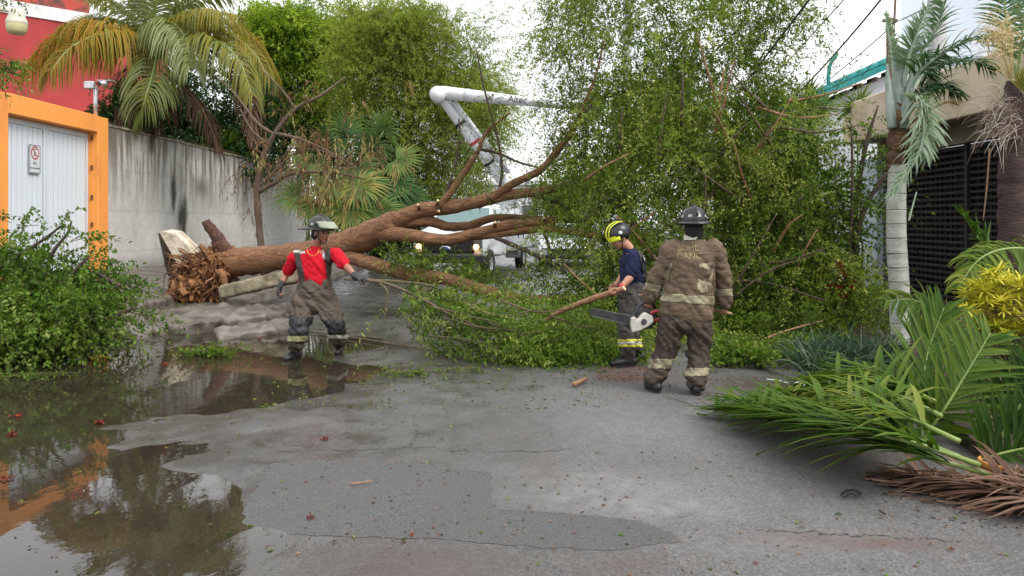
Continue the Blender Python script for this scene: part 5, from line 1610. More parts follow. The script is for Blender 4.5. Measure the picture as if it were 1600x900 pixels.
for (px, z0, th_, lab) in (([(225, 500), (300, 480), (395, 478), (450, 474), (445, 490), (380, 500), (300, 512), (240, 516)], .08, .06, 'flat grey pavement slab heaved up below the broken kerb'),
                           ([(330, 520), (400, 508), (470, 506), (470, 516), (400, 524), (340, 530)], .0, .06, 'thin grey slab lying in the puddle left of the red-shirted man'),
                           ([(205, 470), (262, 460), (270, 472), (215, 484)], .2, .06, 'small pavement fragment left of the root ball')):
    pts = [G(u, v, z0) for u, v in px]
    for p in pts: p.z += random.uniform(-.02, .04)
    o = link('heaved_slab', solidify_mesh(MB().poly([p - Vector((0, 0, .3)) for p in pts], (0, 0, .3 + th_)), 'heaved_slab', .045, 1, wrinkle=.09, wscale=3.2), M_conc)
    tag(o, lab, 'slab', 'heaved pavement slabs')

# ================================================================== bucket truck
M_tw = mat('truck_white_paint', (.70, .72, .74), (.6, .62, .64), rough=.25, scale=3)
M_tgrey = mat('grey_service_body_paint', (.55, .57, .60), (.46, .48, .5), rough=.35, scale=3)
M_tblk = mat('black_trim', (.02, .02, .022), (.012, .012, .013), rough=.45)
M_chrome = mat('chrome', (.7, .7, .72), (.6, .6, .6), rough=.12, metal=1.0)
M_glass, t_, b_ = newmat('tinted_glass')
b_.inputs['Base Color'].default_value = (.12, .2, .2, 1)
b_.inputs['Roughness'].default_value = .05
b_.inputs['Specular IOR Level'].default_value = .8
M_lamp, t_, b_ = newmat('lit_amber_lamp')
b_.inputs['Base Color'].default_value = (1, .55, .2, 1)
b_.inputs['Emission Color'].default_value = (1, .5, .16, 1)
b_.inputs['Emission Strength'].default_value = 7
M_blue = mat('blue_enamel', (.03, .05, .16), rough=.3)
M_tyre = mat('tyre_rubber', (.02, .02, .021), rough=.8, scale=20)
tk = empty('bucket_truck', (-1.78, 22, 0), 'white bucket truck with a raised boom parked behind the fallen tree', 'truck', rotz=R(-12))
def T(mb, name, m, par=None, smooth=False):
    return mb.build(name, m, par or tk, smooth, world=False)
def side_prof(prof, hw, taper=None):
    """outline in (y, z) extruded across the width"""
    mb = MB()
    n = len(prof)
    hws = taper or [hw] * n
    vs = [Vector((-h, y, z)) for (y, z), h in zip(prof, hws)] + [Vector((h, y, z)) for (y, z), h in zip(prof, hws)]
    fs = [tuple(range(n)), tuple(range(2 * n - 1, n - 1, -1))] + [(i, n + i, n + (i + 1) % n, (i + 1) % n) for i in range(n)]
    return mb.add(vs, fs)
cab = T(side_prof([(.12, .62), (.08, 1.1), (.14, 1.26), (.5, 1.36), (1.25, 1.46), (1.95, 2.08), (2.2, 2.14), (3.0, 2.14), (3.05, 1.2), (3.05, .6)], 1, [1.0, 1.0, .97, .98, 1.0, .84, .8, .8, 1.0, 1.0]), 'cab', M_tw)
bv = cab.modifiers.new('b', 'BEVEL'); bv.width = .05; bv.segments = 3
T(MB().add([(-.86, 1.30, 1.50), (.86, 1.30, 1.50), (.74, 1.86, 2.02), (-.74, 1.86, 2.02), (-.86, 1.34, 1.47), (.86, 1.34, 1.47), (.74, 1.92, 1.98), (-.74, 1.92, 1.98)], [(0, 1, 2, 3), (7, 6, 5, 4), (0, 4, 5, 1), (1, 5, 6, 2), (2, 6, 7, 3), (3, 7, 4, 0)]), 'windshield', M_glass)
T(MB().box((.93, 2.35, 1.72), (.06, .9, .5), m=Matrix.Rotation(R(-9), 3, 'Y')), 'side_window', M_glass)
T(MB().box((0, .08, .98), (1.5, .1, .46), bev=.03), 'grille', M_tblk)
for k in range(4):
    T(MB().box((0, .02, .82 + .11 * k), (1.4, .03, .035)), 'grille_bar', M_tblk)
T(MB().box((0, .0, .6), (2.1, .22, .26), bev=.05), 'bumper', M_tblk)
em = T(MB().lathe([(.155, .0), (.155, .02), (.1, .03), (.001, .03)], 24, m=Matrix.Translation((-.05, -.03, .87)) @ Matrix.Rotation(R(90), 4, 'X'), sy=.5), 'emblem', M_chrome, None, True)
T(MB().lathe([(.13, .026), (.13, .034), (.001, .036)], 24, m=Matrix.Translation((-.05, -.03, .87)) @ Matrix.Rotation(R(90), 4, 'X'), sy=.45), 'emblem_field', M_blue, em, True)
for s in (-1, 1):
    hl_ = T(MB().box((s * .85, .06, 1.02), (.28, .12, .3), bev=.04), 'headlight', M_chrome)
    T(MB().ball((s * .82, -.02, .92), (.075, .04, .075)), 'bulb', M_lamp, hl_, True)
    T(MB().tube([(s * 1.0, 1.5, 1.55), (s * 1.2, 1.45, 1.6)], .02, 6), 'mirror_arm', M_tblk)
    T(MB().box((s * 1.24, 1.45, 1.62), (.16, .1, .34), bev=.03), 'mirror', M_tblk)
def wheel(x, y, r_=.42, w_=.26, par=None):
    mt = Matrix.Translation((x, y, r_)) @ Matrix.Rotation(R(90), 4, 'Y')
    ty = T(MB().lathe([(r_ * .6, -w_ / 2), (r_ * .92, -w_ / 2), (r_, -w_ * .3), (r_, w_ * .3), (r_ * .92, w_ / 2), (r_ * .6, w_ / 2)], 24, m=mt), 'wheel', M_tyre, par, True)
    T(MB().lathe([(r_ * .6, -w_ * .42), (r_ * .3, -w_ * .2), (.01, -w_ * .3)], 18, m=mt), 'rim', M_tgrey, ty, True)
    T(MB().lathe([(r_ * .6, w_ * .42), (r_ * .3, w_ * .2), (.01, w_ * .3)], 18, m=mt), 'rim', M_tgrey, ty, True)
for x in (-.93, .93):
    wheel(x, .85); wheel(x, 5.6)
T(MB().box((0, 5.2, .62), (1.1, 4.6, .2)), 'chassis', M_tblk)
T(MB().box((0, 5.2, 1.1), (2.36, 4.2, .8), bev=.03), 'service_body', M_tgrey)
for k in range(5):
    dr_ = T(MB().box((1.19, 3.55 + k * .83, 1.12), (.03, .78, .7), bev=.01), 'locker_door', M_tgrey)
    T(MB().box((1.215, 3.85 + k * .83, 1.15), (.02, .06, .12)), 'handle', M_tblk, dr_)
T(MB().box((.95, 4.3, .62), (.42, .5, .34), bev=.03), 'step_box', M_chrome)
T(MB().lathe([(.5, 1.5), (.45, 1.7), (.36, 1.75), (.34, 2.3), (.4, 2.35), (.3, 2.6)], 20, m=Matrix.Translation((.6, 5.0, 0))), 'turret', M_tw, None, True)
# booms, placed by their joints
k0, k1, k2 = P(797, 298, 26.6), P(690, 152, 25.6), P(896, 166, 24.0)
def boom(a, b, r0, r1, name, n=4, guide=None):
    return MB().tube([a, a.lerp(b, .04), a.lerp(b, .96), b], [(r0[0] * .9, r0[1] * .9), r0, r1, (r1[0] * .9, r1[1] * .9)], n, guide=guide)
lb = boom(k0, k1, (.2, .2), (.18, .18), 'b', 8).build('lower_boom', M_tw, tk, True)
ub = boom(k1 + Vector((-.12, 0, .16)), k2, (.22, .22), (.11, .11), 'b', 14).build('upper_boom', M_tw, tk, True)
MB().tube([k1 + Vector((-.1, -.4, .05)), k1 + Vector((-.1, .4, .05))], .25, 16).build('knuckle', M_tw, tk, True)
dl_ = (k1 - k0).normalized()
off = Vector((.3, -.2, .12))
MB().tube([k0 + dl_ * .6 + off, k1 - dl_ * .3 + off * .7], .08, 10).build('hydraulic_ram', M_tgrey, lb, True)
M_redst = mat('red_stripe', (.5, .05, .06), rough=.4)
MB().tube([k0.lerp(k1, .52), k0.lerp(k1, .545)], .207, 8).build('red_band', M_redst, lb)
for f_ in (.3, .72):
    MB().tube([k0.lerp(k1, f_), k0.lerp(k1, f_ + .025)], .209, 8).build('strap_band', M_tblk, lb)
for f_, r_ in ((.22, .2), (.4, .18)):
    MB().tube([(k1 + Vector((-.12, 0, .16))).lerp(k2, f_), (k1 + Vector((-.12, 0, .16))).lerp(k2, f_ + .02)], r_ + .01, 14).build('collar', M_tgrey, ub, True)
ua = k1 + Vector((-.12, 0, .16))
ud = (k2 - ua).normalized()
tp = ua.lerp(k2, .615)
zr = Vector((0, -1, 0)); zr = (zr - ud * zr.dot(ud)).normalized()
yr = zr.cross(ud).normalized()
mtx = Matrix((( ud.x, yr.x, zr.x, 0), (ud.y, yr.y, zr.y, 0), (ud.z, yr.z, zr.z, 0), (0, 0, 0, 1)))
mtx.translation = tp + zr * .158
text_obj('lettering', 'Altec', .29, mtx, M_tblk, ub)
bk = MB().lathe([(.3, 0), (.34, .1), (.36, .95), (.39, 1.0), (.34, .98), (.3, .2)], 4, m=Matrix.Translation(k2 + Vector((.45, 0, -.5))) @ Matrix.Rotation(R(45), 4, 'Z'), close=False).build('bucket', M_tw, tk)
MB().tube([k2, k2 + Vector((.2, 0, .05))], .12, 10).build('bucket_mount', M_tgrey, tk, True)

# car parked behind the truck on the right
wc = empty('parked_white_car', (1.75, 27, 0), 'white car half hidden behind the fallen limbs beside the truck', 'car', rotz=R(-4))
def C_(mb, name, m, par=None, smooth=False):
    return mb.build(name, m, par or wc, smooth, world=False)
o = C_(side_prof([(0, .35), (-.02, .7), (.1, .92), (1.1, 1.02), (1.75, 1.55), (3.2, 1.55), (3.9, 1.0), (4.4, .95), (4.45, .4)], 1, [.85, .88, .86, .85, .66, .66, .84, .85, .85]), 'body', M_tw)
bv = o.modifiers.new('b', 'BEVEL'); bv.width = .06; bv.segments = 3
C_(MB().add([(-.74, 1.1, 1.06), (.74, 1.1, 1.06), (.6, 1.66, 1.51), (-.6, 1.66, 1.51), (-.74, 1.16, 1.02), (.74, 1.16, 1.02), (.6, 1.72, 1.47), (-.6, 1.72, 1.47)], [(0, 1, 2, 3), (7, 6, 5, 4), (0, 4, 5, 1), (1, 5, 6, 2), (2, 6, 7, 3), (3, 7, 4, 0)]), 'windshield', M_glass)
C_(MB().box((0, -.03, .62), (1.1, .06, .16)), 'grille', M_tblk)
C_(MB().box((0, -.02, .42), (1.6, .1, .14), bev=.03), 'bumper', M_tblk)
for s in (-1, 1):
    C_(MB().ball((s * .62, .03, .72), (.17, .07, .08)), 'headlight', M_chrome, None, True)
for x, y in ((-.78, .85), (.78, .85), (-.78, 3.5), (.78, 3.5)):
    mt = Matrix.Translation((x, y, .31)) @ Matrix.Rotation(R(90), 4, 'Y')
    ty = C_(MB().lathe([(.18, -.1), (.29, -.1), (.31, -.06), (.31, .06), (.29, .1), (.18, .1)], 20, m=mt), 'wheel', M_tyre, None, True)
    C_(MB().lathe([(.18, .07), (.05, .09), (.01, .09)], 14, m=mt), 'rim', M_tgrey, ty, True)
    C_(MB().lathe([(.18, -.07), (.05, -.09), (.01, -.09)], 14, m=mt), 'rim', M_tgrey, ty, True)

# ================================================================== people
from mathutils.bvhtree import BVHTree
M_skin = mat('tanned_skin', (.36, .165, .10), (.29, .13, .08), rough=.5, scale=8)
M_skin2 = mat('light_brown_skin', (.47, .235, .155), (.40, .19, .12), rough=.5, scale=8)
M_hair = mat('black_hair', (.012, .010, .009), rough=.5)
M_eye = mat('dark_eye', (.02, .015, .012), rough=.2)
M_lip = mat('lips', (.30, .11, .08), rough=.5)
M_glove = mat('dark_work_glove', (.045, .045, .047), (.022, .022, .024), rough=.8, scale=20, bmp=.4)
M_boot = mat('black_rubber_boot', (.016, .016, .018), (.010, .010, .011), rough=.45, scale=9)
def cloth(name, c, c2, scale=3, rough=.85, bs=7, b=.5):
    m, t, bb = newmat(name)
    col_ = ramp(t, noise_fac(t, scale, 6, .65), [(.3, c2), (.65, c)])
    weave = noise_fac(t, 220, 2)
    col_ = mixc(t, .14, col_, ramp(t, weave, [(.35, (0, 0, 0)), (.65, tuple(min(1, x * 1.9) for x in c))]))
    t.links.new(col_, bb.inputs['Base Color'])
    bb.inputs['Roughness'].default_value = rough
    bb.inputs['Specular IOR Level'].default_value = .2
    bump(t, bb, noise_fac(t, bs, 5, .6, stretch=(1, 1, 2.2), dist=.8), b, .05)
    return m
M_pants1 = cloth('grey_brown_turnout_cloth', (.115, .092, .072), (.06, .047, .037))
M_coat = cloth('brown_turnout_coat_cloth', (.165, .118, .080), (.080, .056, .040), 2.5)
M_pants2 = cloth('dark_brown_turnout_cloth', (.082, .063, .05), (.04, .03, .025))
M_pants3 = cloth('charcoal_work_cloth', (.085, .076, .068), (.045, .04, .037))
M_redtee = cloth('red_cotton', (.56, .008, .022), (.42, .006, .016), 3, .8, 6, .35)
M_navytee = cloth('navy_cotton', (.014, .020, .055), (.009, .013, .038), 3, .85, 6, .35)
M_lime = mat('lime_reflective_tape', (.46, .46, .22), (.28, .27, .14), rough=.5, scale=14, lo=.3, hi=.6)
M_limeb = mat('bright_yellow_tape', (.62, .64, .06), (.5, .5, .06), rough=.5, scale=14)
M_silver = mat('silver_reflective_tape', (.55, .54, .48), (.36, .34, .28), rough=.45, scale=14)
M_worn = mat('worn_pale_trim', (.30, .27, .17), (.14, .11, .07), rough=.7, scale=11, lo=.35, hi=.6)
M_susp = mat('brown_suspender_webbing', (.06, .042, .034), (.035, .026, .022), rough=.8, scale=16)
M_kneepad = mat('black_knee_pad', (.022, .022, .025), (.013, .013, .015), rough=.6, scale=9)
M_hblack = mat('black_helmet_shell', (.018, .018, .020), (.009, .009, .010), rough=.28, scale=4)
M_hdirty = mat('sooty_helmet_shell', (.034, .031, .028), (.012, .012, .013), rough=.4, scale=5)
M_hyel = mat('fluorescent_yellow_helmet', (.72, .80, .03), (.62, .68, .03), rough=.35)
M_hpatch = mat('pale_helmet_sticker', (.36, .38, .33), (.16, .17, .16), rough=.4, scale=18)
M_print = mat('white_print', (.68, .68, .70), rough=.7)
M_flap = mat('black_neck_flap', (.012, .011, .014), (.008, .008, .009), rough=.85)
M_visor, t_, b_ = newmat('scratched_visor')
b_.inputs['Base Color'].default_value = (.30, .33, .24, 1)
b_.inputs['Roughness'].default_value = .2
b_.inputs['Alpha'].default_value = .82

def to_px(co):
    return 800 + F * co[:, 0] / co[:, 1], H0 + F * (CZ - co[:, 2]) / co[:, 1]

def decal(src, name, pred, material, parent, off=.005):
    """copy the faces of a mesh chosen by pred(u, v, normal) and lift them off it"""
    me = src.data
    nv = len(me.vertices); nf = len(me.polygons)
    co = np.empty(nv * 3, dtype=np.float32); me.vertices.foreach_get('co', co); co = co.reshape(-1, 3)
    no = np.empty(nv * 3, dtype=np.float32); me.vertices.foreach_get('normal', no); no = no.reshape(-1, 3)
    ce = np.empty(nf * 3, dtype=np.float32); me.polygons.foreach_get('center', ce); ce = ce.reshape(-1, 3)
    fn = np.empty(nf * 3, dtype=np.float32); me.polygons.foreach_get('normal', fn); fn = fn.reshape(-1, 3)
    u, v = to_px(ce)
    sel = np.nonzero(pred(u, v, fn, ce))[0]
    if len(sel) == 0:
        return None
    mp, vs, fs = {}, [], []
    for i in sel:
        f = []
        for k in me.polygons[int(i)].vertices:
            if k not in mp:
                mp[k] = len(vs); vs.append(co[k] + no[k] * off)
            f.append(mp[k])
        fs.append(tuple(f))
    mb = MB(); mb.add(vs, fs)
    o = mb.build(name, material, parent, True)
    sm = o.modifiers.new('t', 'SOLIDIFY'); sm.thickness = .003; sm.offset = -1
    return o

def front(fn):
    return fn[:, 1] < .15

def hand(mb, w_, d, pn, ts, curl=.5, s=1.0, fat=1.0):
    d = d.normalized(); pn = (pn - d * pn.dot(d)).normalized(); ts = d.cross(pn) * (1 if d.cross(pn).dot(ts) > 0 else -1)
    mb.tube([w_ - d * .03 * s, w_, w_ + d * .04 * s, w_ + d * .088 * s], [(.026 * s * fat, .021 * s * fat), (.029 * s * fat, .020 * s * fat), (.040 * s * fat, .0185 * s * fat), (.041 * s * fat, .015 * s * fat)], 12, guide=pn, round_ends=True)
    for i, L in enumerate((.062, .078, .085, .076)):
        b = w_ + d * (.086 if i else .078) * s + ts * ((i - 1.5) * .0205 * s * fat)
        p = [b - d * .02 * s]
        p.append(b)
        a = 0
        for k, fr in enumerate((.45, .31, .24)):
            a += curl * (.75, 1.05, .8)[k]
            p.append(p[-1] + (d * math.cos(a) + pn * math.sin(a)) * L * fr * s)
        r_ = .0095 * s * fat
        mb.tube(p, [r_, r_, r_ * .95, r_ * .88, r_ * .75], 8, round_ends=True)
    b = w_ + d * .028 * s + ts * .03 * s
    td = (d * .55 + ts * .75 + pn * .25).normalized()
    td2 = (d * .85 + ts * .25 + pn * (.2 + .7 * curl)).normalized()
    mb.tube([b - td * .015 * s, b, b + td * .036 * s, b + td * .036 * s + td2 * .03 * s, b + td * .036 * s + td2 * .052 * s], [.014 * s * fat, .0135 * s * fat, .0115 * s * fat, .0105 * s * fat, .009 * s * fat], 8, round_ends=True)

def head_parts(mb, hc, f, u):
    f = f.normalized(); u = (u - f * u.dot(f)).normalized(); s = f.cross(u)
    m = Matrix((( s.x, f.x, u.x), (s.y, f.y, u.y), (s.z, f.z, u.z)))
    def L(x, y, z): return hc + s * x + f * y + u * z
    mb.ball(L(0, -.012, .03), (.077, .097, .092), m)
    mb.ball(L(0, .018, -.045), (.058, .072, .07), m)
    mb.ball(L(0, .045, -.085), (.032, .035, .028), m)
    mb.ball(L(0, .075, .022), (.05, .02, .016), m)
    mb.tube([L(0, .086, .018), L(0, .101, -.008), L(0, .108, -.026), L(0, .09, -.032)], [.009, .011, .015, .010], 8, round_ends=True)
    for k in (-1, 1):
        mb.ball(L(k * .036, .072, -.025), (.024, .022, .026), m)
        mb.ball(L(k * .078, -.008, -.012), (.009, .022, .034), m)
    mb.ball(L(0, .085, -.054), (.026, .012, .009), m)
    return L, m, s, f, u

def limb_tube(mb, pts, rad, guide=None, n=14):
    sp = spline([(*p, *(r_ if isinstance(r_, tuple) else (r_, r_))) for p, r_ in zip(pts, rad)], len(pts) * 4)
    mb.tube([Vector(q[:3]) for q in sp], [(q[3], q[4]) for q in sp], n, guide=guide, round_ends=True)

def boots(name_parent, ank, toe_dir, gz, k=1.0, h=.05):
    for a, td in zip(ank, toe_dir):
        td = Vector((td[0], td[1], 0)).normalized()
        g = Vector((a.x, a.y, gz if not isinstance(gz, (list, tuple)) else gz[0]))
        z0 = float(road_z(a.x, a.y)) + .004
        mb = MB()
        base = Vector((a.x, a.y, z0))
        mb.tube([base + Vector((0, 0, .06)), base + Vector((0, 0, .12)), base + Vector((0, 0, h + .08))], [.062 * k, .058 * k, .066 * k], 14, round_ends=True)
        mb.tube([base - td * .075 + Vector((0, 0, .055)), base + Vector((0, 0, .065)), base + td * .08 + Vector((0, 0, .055)), base + td * .15 + Vector((0, 0, .045)), base + td * .185 + Vector((0, 0, .04))], [(.042 * k, .048), (.05 * k, .058), (.052 * k, .05), (.05 * k, .04), (.038 * k, .032)], 14, guide=(0, 0, 1), round_ends=True)
        o = link('boot', solidify_mesh(mb, 'boot', .012, 3), M_boot, name_parent)
        s_ = td.cross(Vector((0, 0, 1)))
        ol = []
        for q in range(16):
            an = 2 * math.pi * q / 16
            x, y = math.cos(an), math.sin(an)
            ol.append(base + td * (.055 + .155 * x) + s_ * (.052 * k * y * (1 - .12 * (x < 0))) + Vector((0, 0, 0)))
        MB().poly(ol, (0, 0, .022)).build('sole', M_tblk, o)

def person(label, J, f_torso, f_head, head_up, skin, sleeve, cfg):
    """J: joints as points. Returns root, dict of parts"""
    up = Vector((0, 0, 1))
    feet = (J['ankL'] + J['ankR']) / 2
    gz = float(road_z(feet.x, feet.y))
    root = empty('person', (feet.x, feet.y, gz), label, 'person')
    ft_ = Vector(f_torso).normalized()
    ctr = [J['pelvis'] - up * .06, J['pelvis'], J['waist'], J['chest'], J['chest'].lerp(J['neck'], .6), J['neck']]
    body = MB()
    limb_tube(body, ctr, [(.15, .10), (.165, .115), (.145, .10), (.17, .115), (.165, .09), (.06, .06)], guide=ft_)
    L, hm_, s, f, u = head_parts(body, J['head'], Vector(f_head), Vector(head_up))
    limb_tube(body, [J['neck'] - up * .05, J['neck'] + up * .02, L(0, -.02, -.07)], [.062, .056, .055])
    for k in 'LR':
        limb_tube(body, [J['sh' + k].lerp(J['chest'], .35), J['sh' + k], J['sh' + k].lerp(J['el' + k], .5), J['el' + k], J['el' + k].lerp(J['wr' + k], .3), J['wr' + k]], [.06, .056, .049, .040, .042, .027])
        limb_tube(body, [J['hip' + k] + up * .05, J['hip' + k], J['hip' + k].lerp(J['kn' + k], .5), J['kn' + k], J['kn' + k].lerp(J['ank' + k], .35), J['ank' + k] + up * .02], [.08, .085, .075, .055, .055, .036])
        hd, pn, ts, cu = cfg['hand' + k]
        hand(body, J['wr' + k], Vector(hd), Vector(pn), Vector(ts), cu, cfg.get('hs', 1.0))
    bo = link('body', solidify_mesh(body, 'body', .0075, 3), skin, root)
    for k in (-1, 1):
        MB().ball(L(k * .034, .083, .002), (.014, .008, .009), hm_, 10, 6).build('eye', M_eye, bo, True)
        MB().tube([L(k * .016, .094, .024), L(k * .036, .092, .03), L(k * .054, .082, .024)], [.004, .006, .003], 6).build('eyebrow', M_hair, bo, True)
    MB().tube([L(-.024, .088, -.056), L(0, .099, -.053), L(.024, .088, -.056)], [.003, .007, .003], 8).build('lips', M_lip, bo, True)
    MB().ball(L(0, -.03, .035), (.083, .088, .09), hm_).build('hair', M_hair, bo, True)
    # trousers
    tr = MB()
    ta_, tk_, tc_ = cfg.get('trouser', (.115, .095, .09))
    wz = cfg.get('waist_r', (.18, .135))
    limb_tube(tr, [J['waist'] + up * cfg.get('rise', 0), J['pelvis'] + up * .06, J['pelvis'] - up * .05], [wz, (wz[0] * 1.08, wz[1] * 1.1), (wz[0] * 1.02, wz[1] * 1.1)], guide=ft_)
    for k in 'LR':
        h_, kn, an = J['hip' + k], J['kn' + k], J['ank' + k]
        limb_tube(tr, [h_ + up * .04, h_, h_.lerp(kn, .5), kn, kn.lerp(an, .5), an + up * cfg.get('cuff', .05)], [ta_, ta_, ta_ * 1.02, tk_, tc_ * 1.02, tc_])
    tro = link('trousers', solidify_mesh(tr, 'trousers', .011, 5, wrinkle=cfg.get('wr', .05) * .62, wscale=6), cfg['trouser_mat'], root)
    # top
    tp_ = MB()
    rings = cfg['top']
    limb_tube(tp_, [J['pelvis'].lerp(J['waist'], cfg.get('hem', .9)), J['waist'], J['chest'], J['chest'].lerp(J['neck'], .55), J['neck'] - up * cfg.get('coll', .045)], rings, guide=ft_)
    sr = cfg['sleeve_r']
    for k in 'LR':
        sh, el, wr_ = J['sh' + k], J['el' + k], J['wr' + k]
        if sleeve == 'long':
            limb_tube(tp_, [sh.lerp(J['chest'], .3), sh, sh.lerp(el, .5), el, el.lerp(wr_, .5), el.lerp(wr_, .93)], [sr[0], sr[0], sr[1], sr[1], sr[2], sr[2]])
        else:
            limb_tube(tp_, [sh.lerp(J['chest'], .35), sh, sh.lerp(el, .4), sh.lerp(el, .8)], [sr[0], sr[0], sr[1], sr[2]])
    top = link(cfg['top_name'], solidify_mesh(tp_, cfg['top_name'], .011, 5, wrinkle=cfg.get('wrt', .04) * .6, wscale=5), cfg['top_mat'], root)
    return root, dict(body=bo, trousers=tro, top=top, L=L, m=hm_, s=s, f=f, u=u)

def helmet_fire(root, D_, shell, up_off=.05, scale=1.0, visor=None, stickers=True, tail=.09):
    L, s, f, u = D_['L'], D_['s'], D_['f'], D_['u']
    c = L(0, -.01, up_off)
    m = Matrix(((s.x, f.x, u.x, c.x), (s.y, f.y, u.y, c.y), (s.z, f.z, u.z, c.z), (0, 0, 0, 1)))
    h = MB().lathe([(.128, -.012), (.128, .02), (.122, .06), (.105, .1), (.075, .13), (.035, .148), (.002, .152)], 28, m=m, sx=scale, sy=1.18 * scale).build('helmet', shell, root, True)
    b = MB()
    ring, vs, fs = 36, [], []
    for i in range(ring):
        a = 2 * math.pi * i / ring
        x, y = math.sin(a), math.cos(a)
        back = max(0, -y)
        for (rr_, zz) in ((.122, .012), (.122, -.004), (.16 + tail * back ** 2, -.022 - .02 * back), (.163 + tail * back ** 2, -.012 - .02 * back)):
            vs.append(m @ Vector((x * rr_ * scale, y * rr_ * 1.15 * scale, zz)))
    for i in range(ring):
        j = (i + 1) % ring
        for k in range(4):
            fs.append((i * 4 + k, i * 4 + (k + 1) % 4, j * 4 + (k + 1) % 4, j * 4 + k))
    b.add(vs, fs)
    b.build('brim', shell, h, True)
    MB().tube([m @ Vector((0, y * scale, z)) for y, z in ((.15, .05), (.12, .1), (.06, .145), (0, .162), (-.06, .148), (-.12, .105), (-.15, .045))], (.012), 8).build('ridge', shell, h, True)
    if stickers:
        for a0 in (-2.6, -1.9, -1.2, -.5, .2, .9, 1.6, 2.3, 3.0):
            v_, f_ = [], []
            for i in range(4):
                for j in range(4):
                    a = a0 + (i - 1.5) * .11 * (1 - j * .13)
                    zz = .035 + j * .02
                    rr_ = .1285 - .00 - max(0, (zz - .02)) * .16 - max(0, zz - .05) * .28
                    v_.append(m @ Vector((math.sin(a) * (rr_ + .002) * scale, math.cos(a) * (rr_ + .002) * 1.18 * scale, zz)))
            for i in range(3):
                for j in range(3):
                    f_.append((i * 4 + j, i * 4 + 4 + j, i * 4 + 5 + j, i * 4 + 1 + j))
            q_ = MB(); q_.add(v_, f_)
            q_.build('reflective_sticker', M_hpatch, h, True)
    if visor:
        v_, f_ = [], []
        for j in range(4):
            for i in range(13):
                a = (i / 12 - .5) * 2.3
                yy = .155 + j * .018
                v_.append(m @ Vector((math.sin(a) * .15, math.cos(a) * (.165 + .022 * j) + .012 * j, .085 - .026 * j)))
        for j in range(3):
            for i in range(12):
                f_.append((j * 13 + i, j * 13 + i + 1, j * 13 + 14 + i, j * 13 + 13 + i))
        q_ = MB(); q_.add(v_, f_)
        vo = q_.build('visor', M_visor, h, True)
        sm = vo.modifiers.new('t', 'SOLIDIFY'); sm.thickness = .004
        for k in (-1, 1):
            MB().ball(m @ Vector((k * .14, .06, .05)), .018, None, 10, 6).build('visor_pivot', M_tblk, h, True)
    return h

up = Vector((0, 0, 1))
# ---- the man in the red shirt, dragging the branch
d = 9.72
J1 = dict(pelvis=P(491, 466, d), waist=P(490, 447, d), chest=P(491, 415, d), neck=P(493, 387, d - .02), head=P(501, 364, d - .06),
          hipL=P(473, 470, d), hipR=P(510, 470, d), knL=P(467, 513, d - .22), knR=P(525, 509, d - .05), ankL=P(461, 550, 9.64), ankR=P(530, 543, 9.98),
          shL=P(461, 402, d + .02), shR=P(523, 397, d - .04), elL=P(448, 428, d + .1), elR=P(541, 416, d - .22), wrL=P(438, 446, d), wrR=P(556, 432, d - .32))
r1, D1 = person('person in a red T-shirt, suspenders and dark visor helmet pulling a branch', J1, (.12, -1, 0), (.84, -.54, -.06), (0, 0, 1), M_skin, 'short',
    dict(hs=.86, handL=((-.15, -.1, -1), (.9, -.2, 0), (0, -1, 0), .55), handR=((1, -.05, -.22), (.1, .2, -1), (0, -1, .2), 1.0), trouser=(.135, .105, .10), trouser_mat=M_pants1, waist_r=(.205, .15), rise=.02, cuff=.1,
         top=[(.175, .13), (.18, .135), (.205, .15), (.185, .125), (.085, .08)], sleeve_r=(.082, .08, .078), top_name='shirt', top_mat=M_redtee, hem=.2, wr=.075, coll=.03))
for k in 'LR':
    g = MB()
    cfgh = dict(L=((-.15, -.1, -1), (.9, -.2, 0), (0, -1, 0), .55), R=((1, -.05, -.22), (.1, .2, -1), (0, -1, .2), 1.0))[k]
    hand(g, J1['wr' + k], Vector(cfgh[0]), Vector(cfgh[1]), Vector(cfgh[2]), cfgh[3], 1.06, 1.28)
    dcf = (J1['el' + k] - J1['wr' + k]).normalized()
    g.tube([J1['wr' + k] - dcf * .02, J1['wr' + k] + dcf * .04], [.036, .04], 12, round_ends=True)
    link('glove', solidify_mesh(g, 'glove', .008, 3), M_glove, r1)
boots(r1, [J1['ankL'], J1['ankR']], [(-.35, -1), (.1, -1)], 0, 1.05, .1)
T1 = D1['trousers']
decal(T1, 'knee_pad', lambda u, v, n, c: (v > 495) & (v < 522) & (u < 490) & (n[:, 1] < .4), M_kneepad, T1, .008)
decal(T1, 'knee_pad', lambda u, v, n, c: (v > 500) & (v < 521) & (u >= 490) & (n[:, 1] < .4), M_kneepad, T1, .008)
decal(T1, 'reflective_band', lambda u, v, n, c: (v > 526) & (v < 533.5) & (u < 490), M_lime, T1, .006)
decal(T1, 'reflective_band', lambda u, v, n, c: (v > 523 + (u - 510) * .05) & (v < 528 + (u - 510) * .05) & (u >= 490), M_silver, T1, .006)
S1 = D1['top']
def strap(x0, y0, x1, y1, w_):
    return lambda u, v, n, c: (np.abs(u - (x0 + (x1 - x0) * (v - y0) / (y1 - y0))) < w_) & (v > min(y0, y1)) & (v < max(y0, y1)) & front(n)
decal(S1, 'suspender', strap(462, 384, 475, 452, 4.6), M_susp, S1, .008)
decal(S1, 'suspender', strap(511, 380, 516, 452, 4.6), M_susp, S1, .008)
decal(S1, 'buckle', lambda u, v, n, c: (np.abs(u - 464) < 5) & (np.abs(v - 394) < 2) & front(n), M_silver, S1, .013)
decal(S1, 'chest_emblem', lambda u, v, n, c: (((u - 508) / 4.2) ** 2 + ((v - 400) / 6) ** 2 < 1) & front(n), M_print, S1, .004)
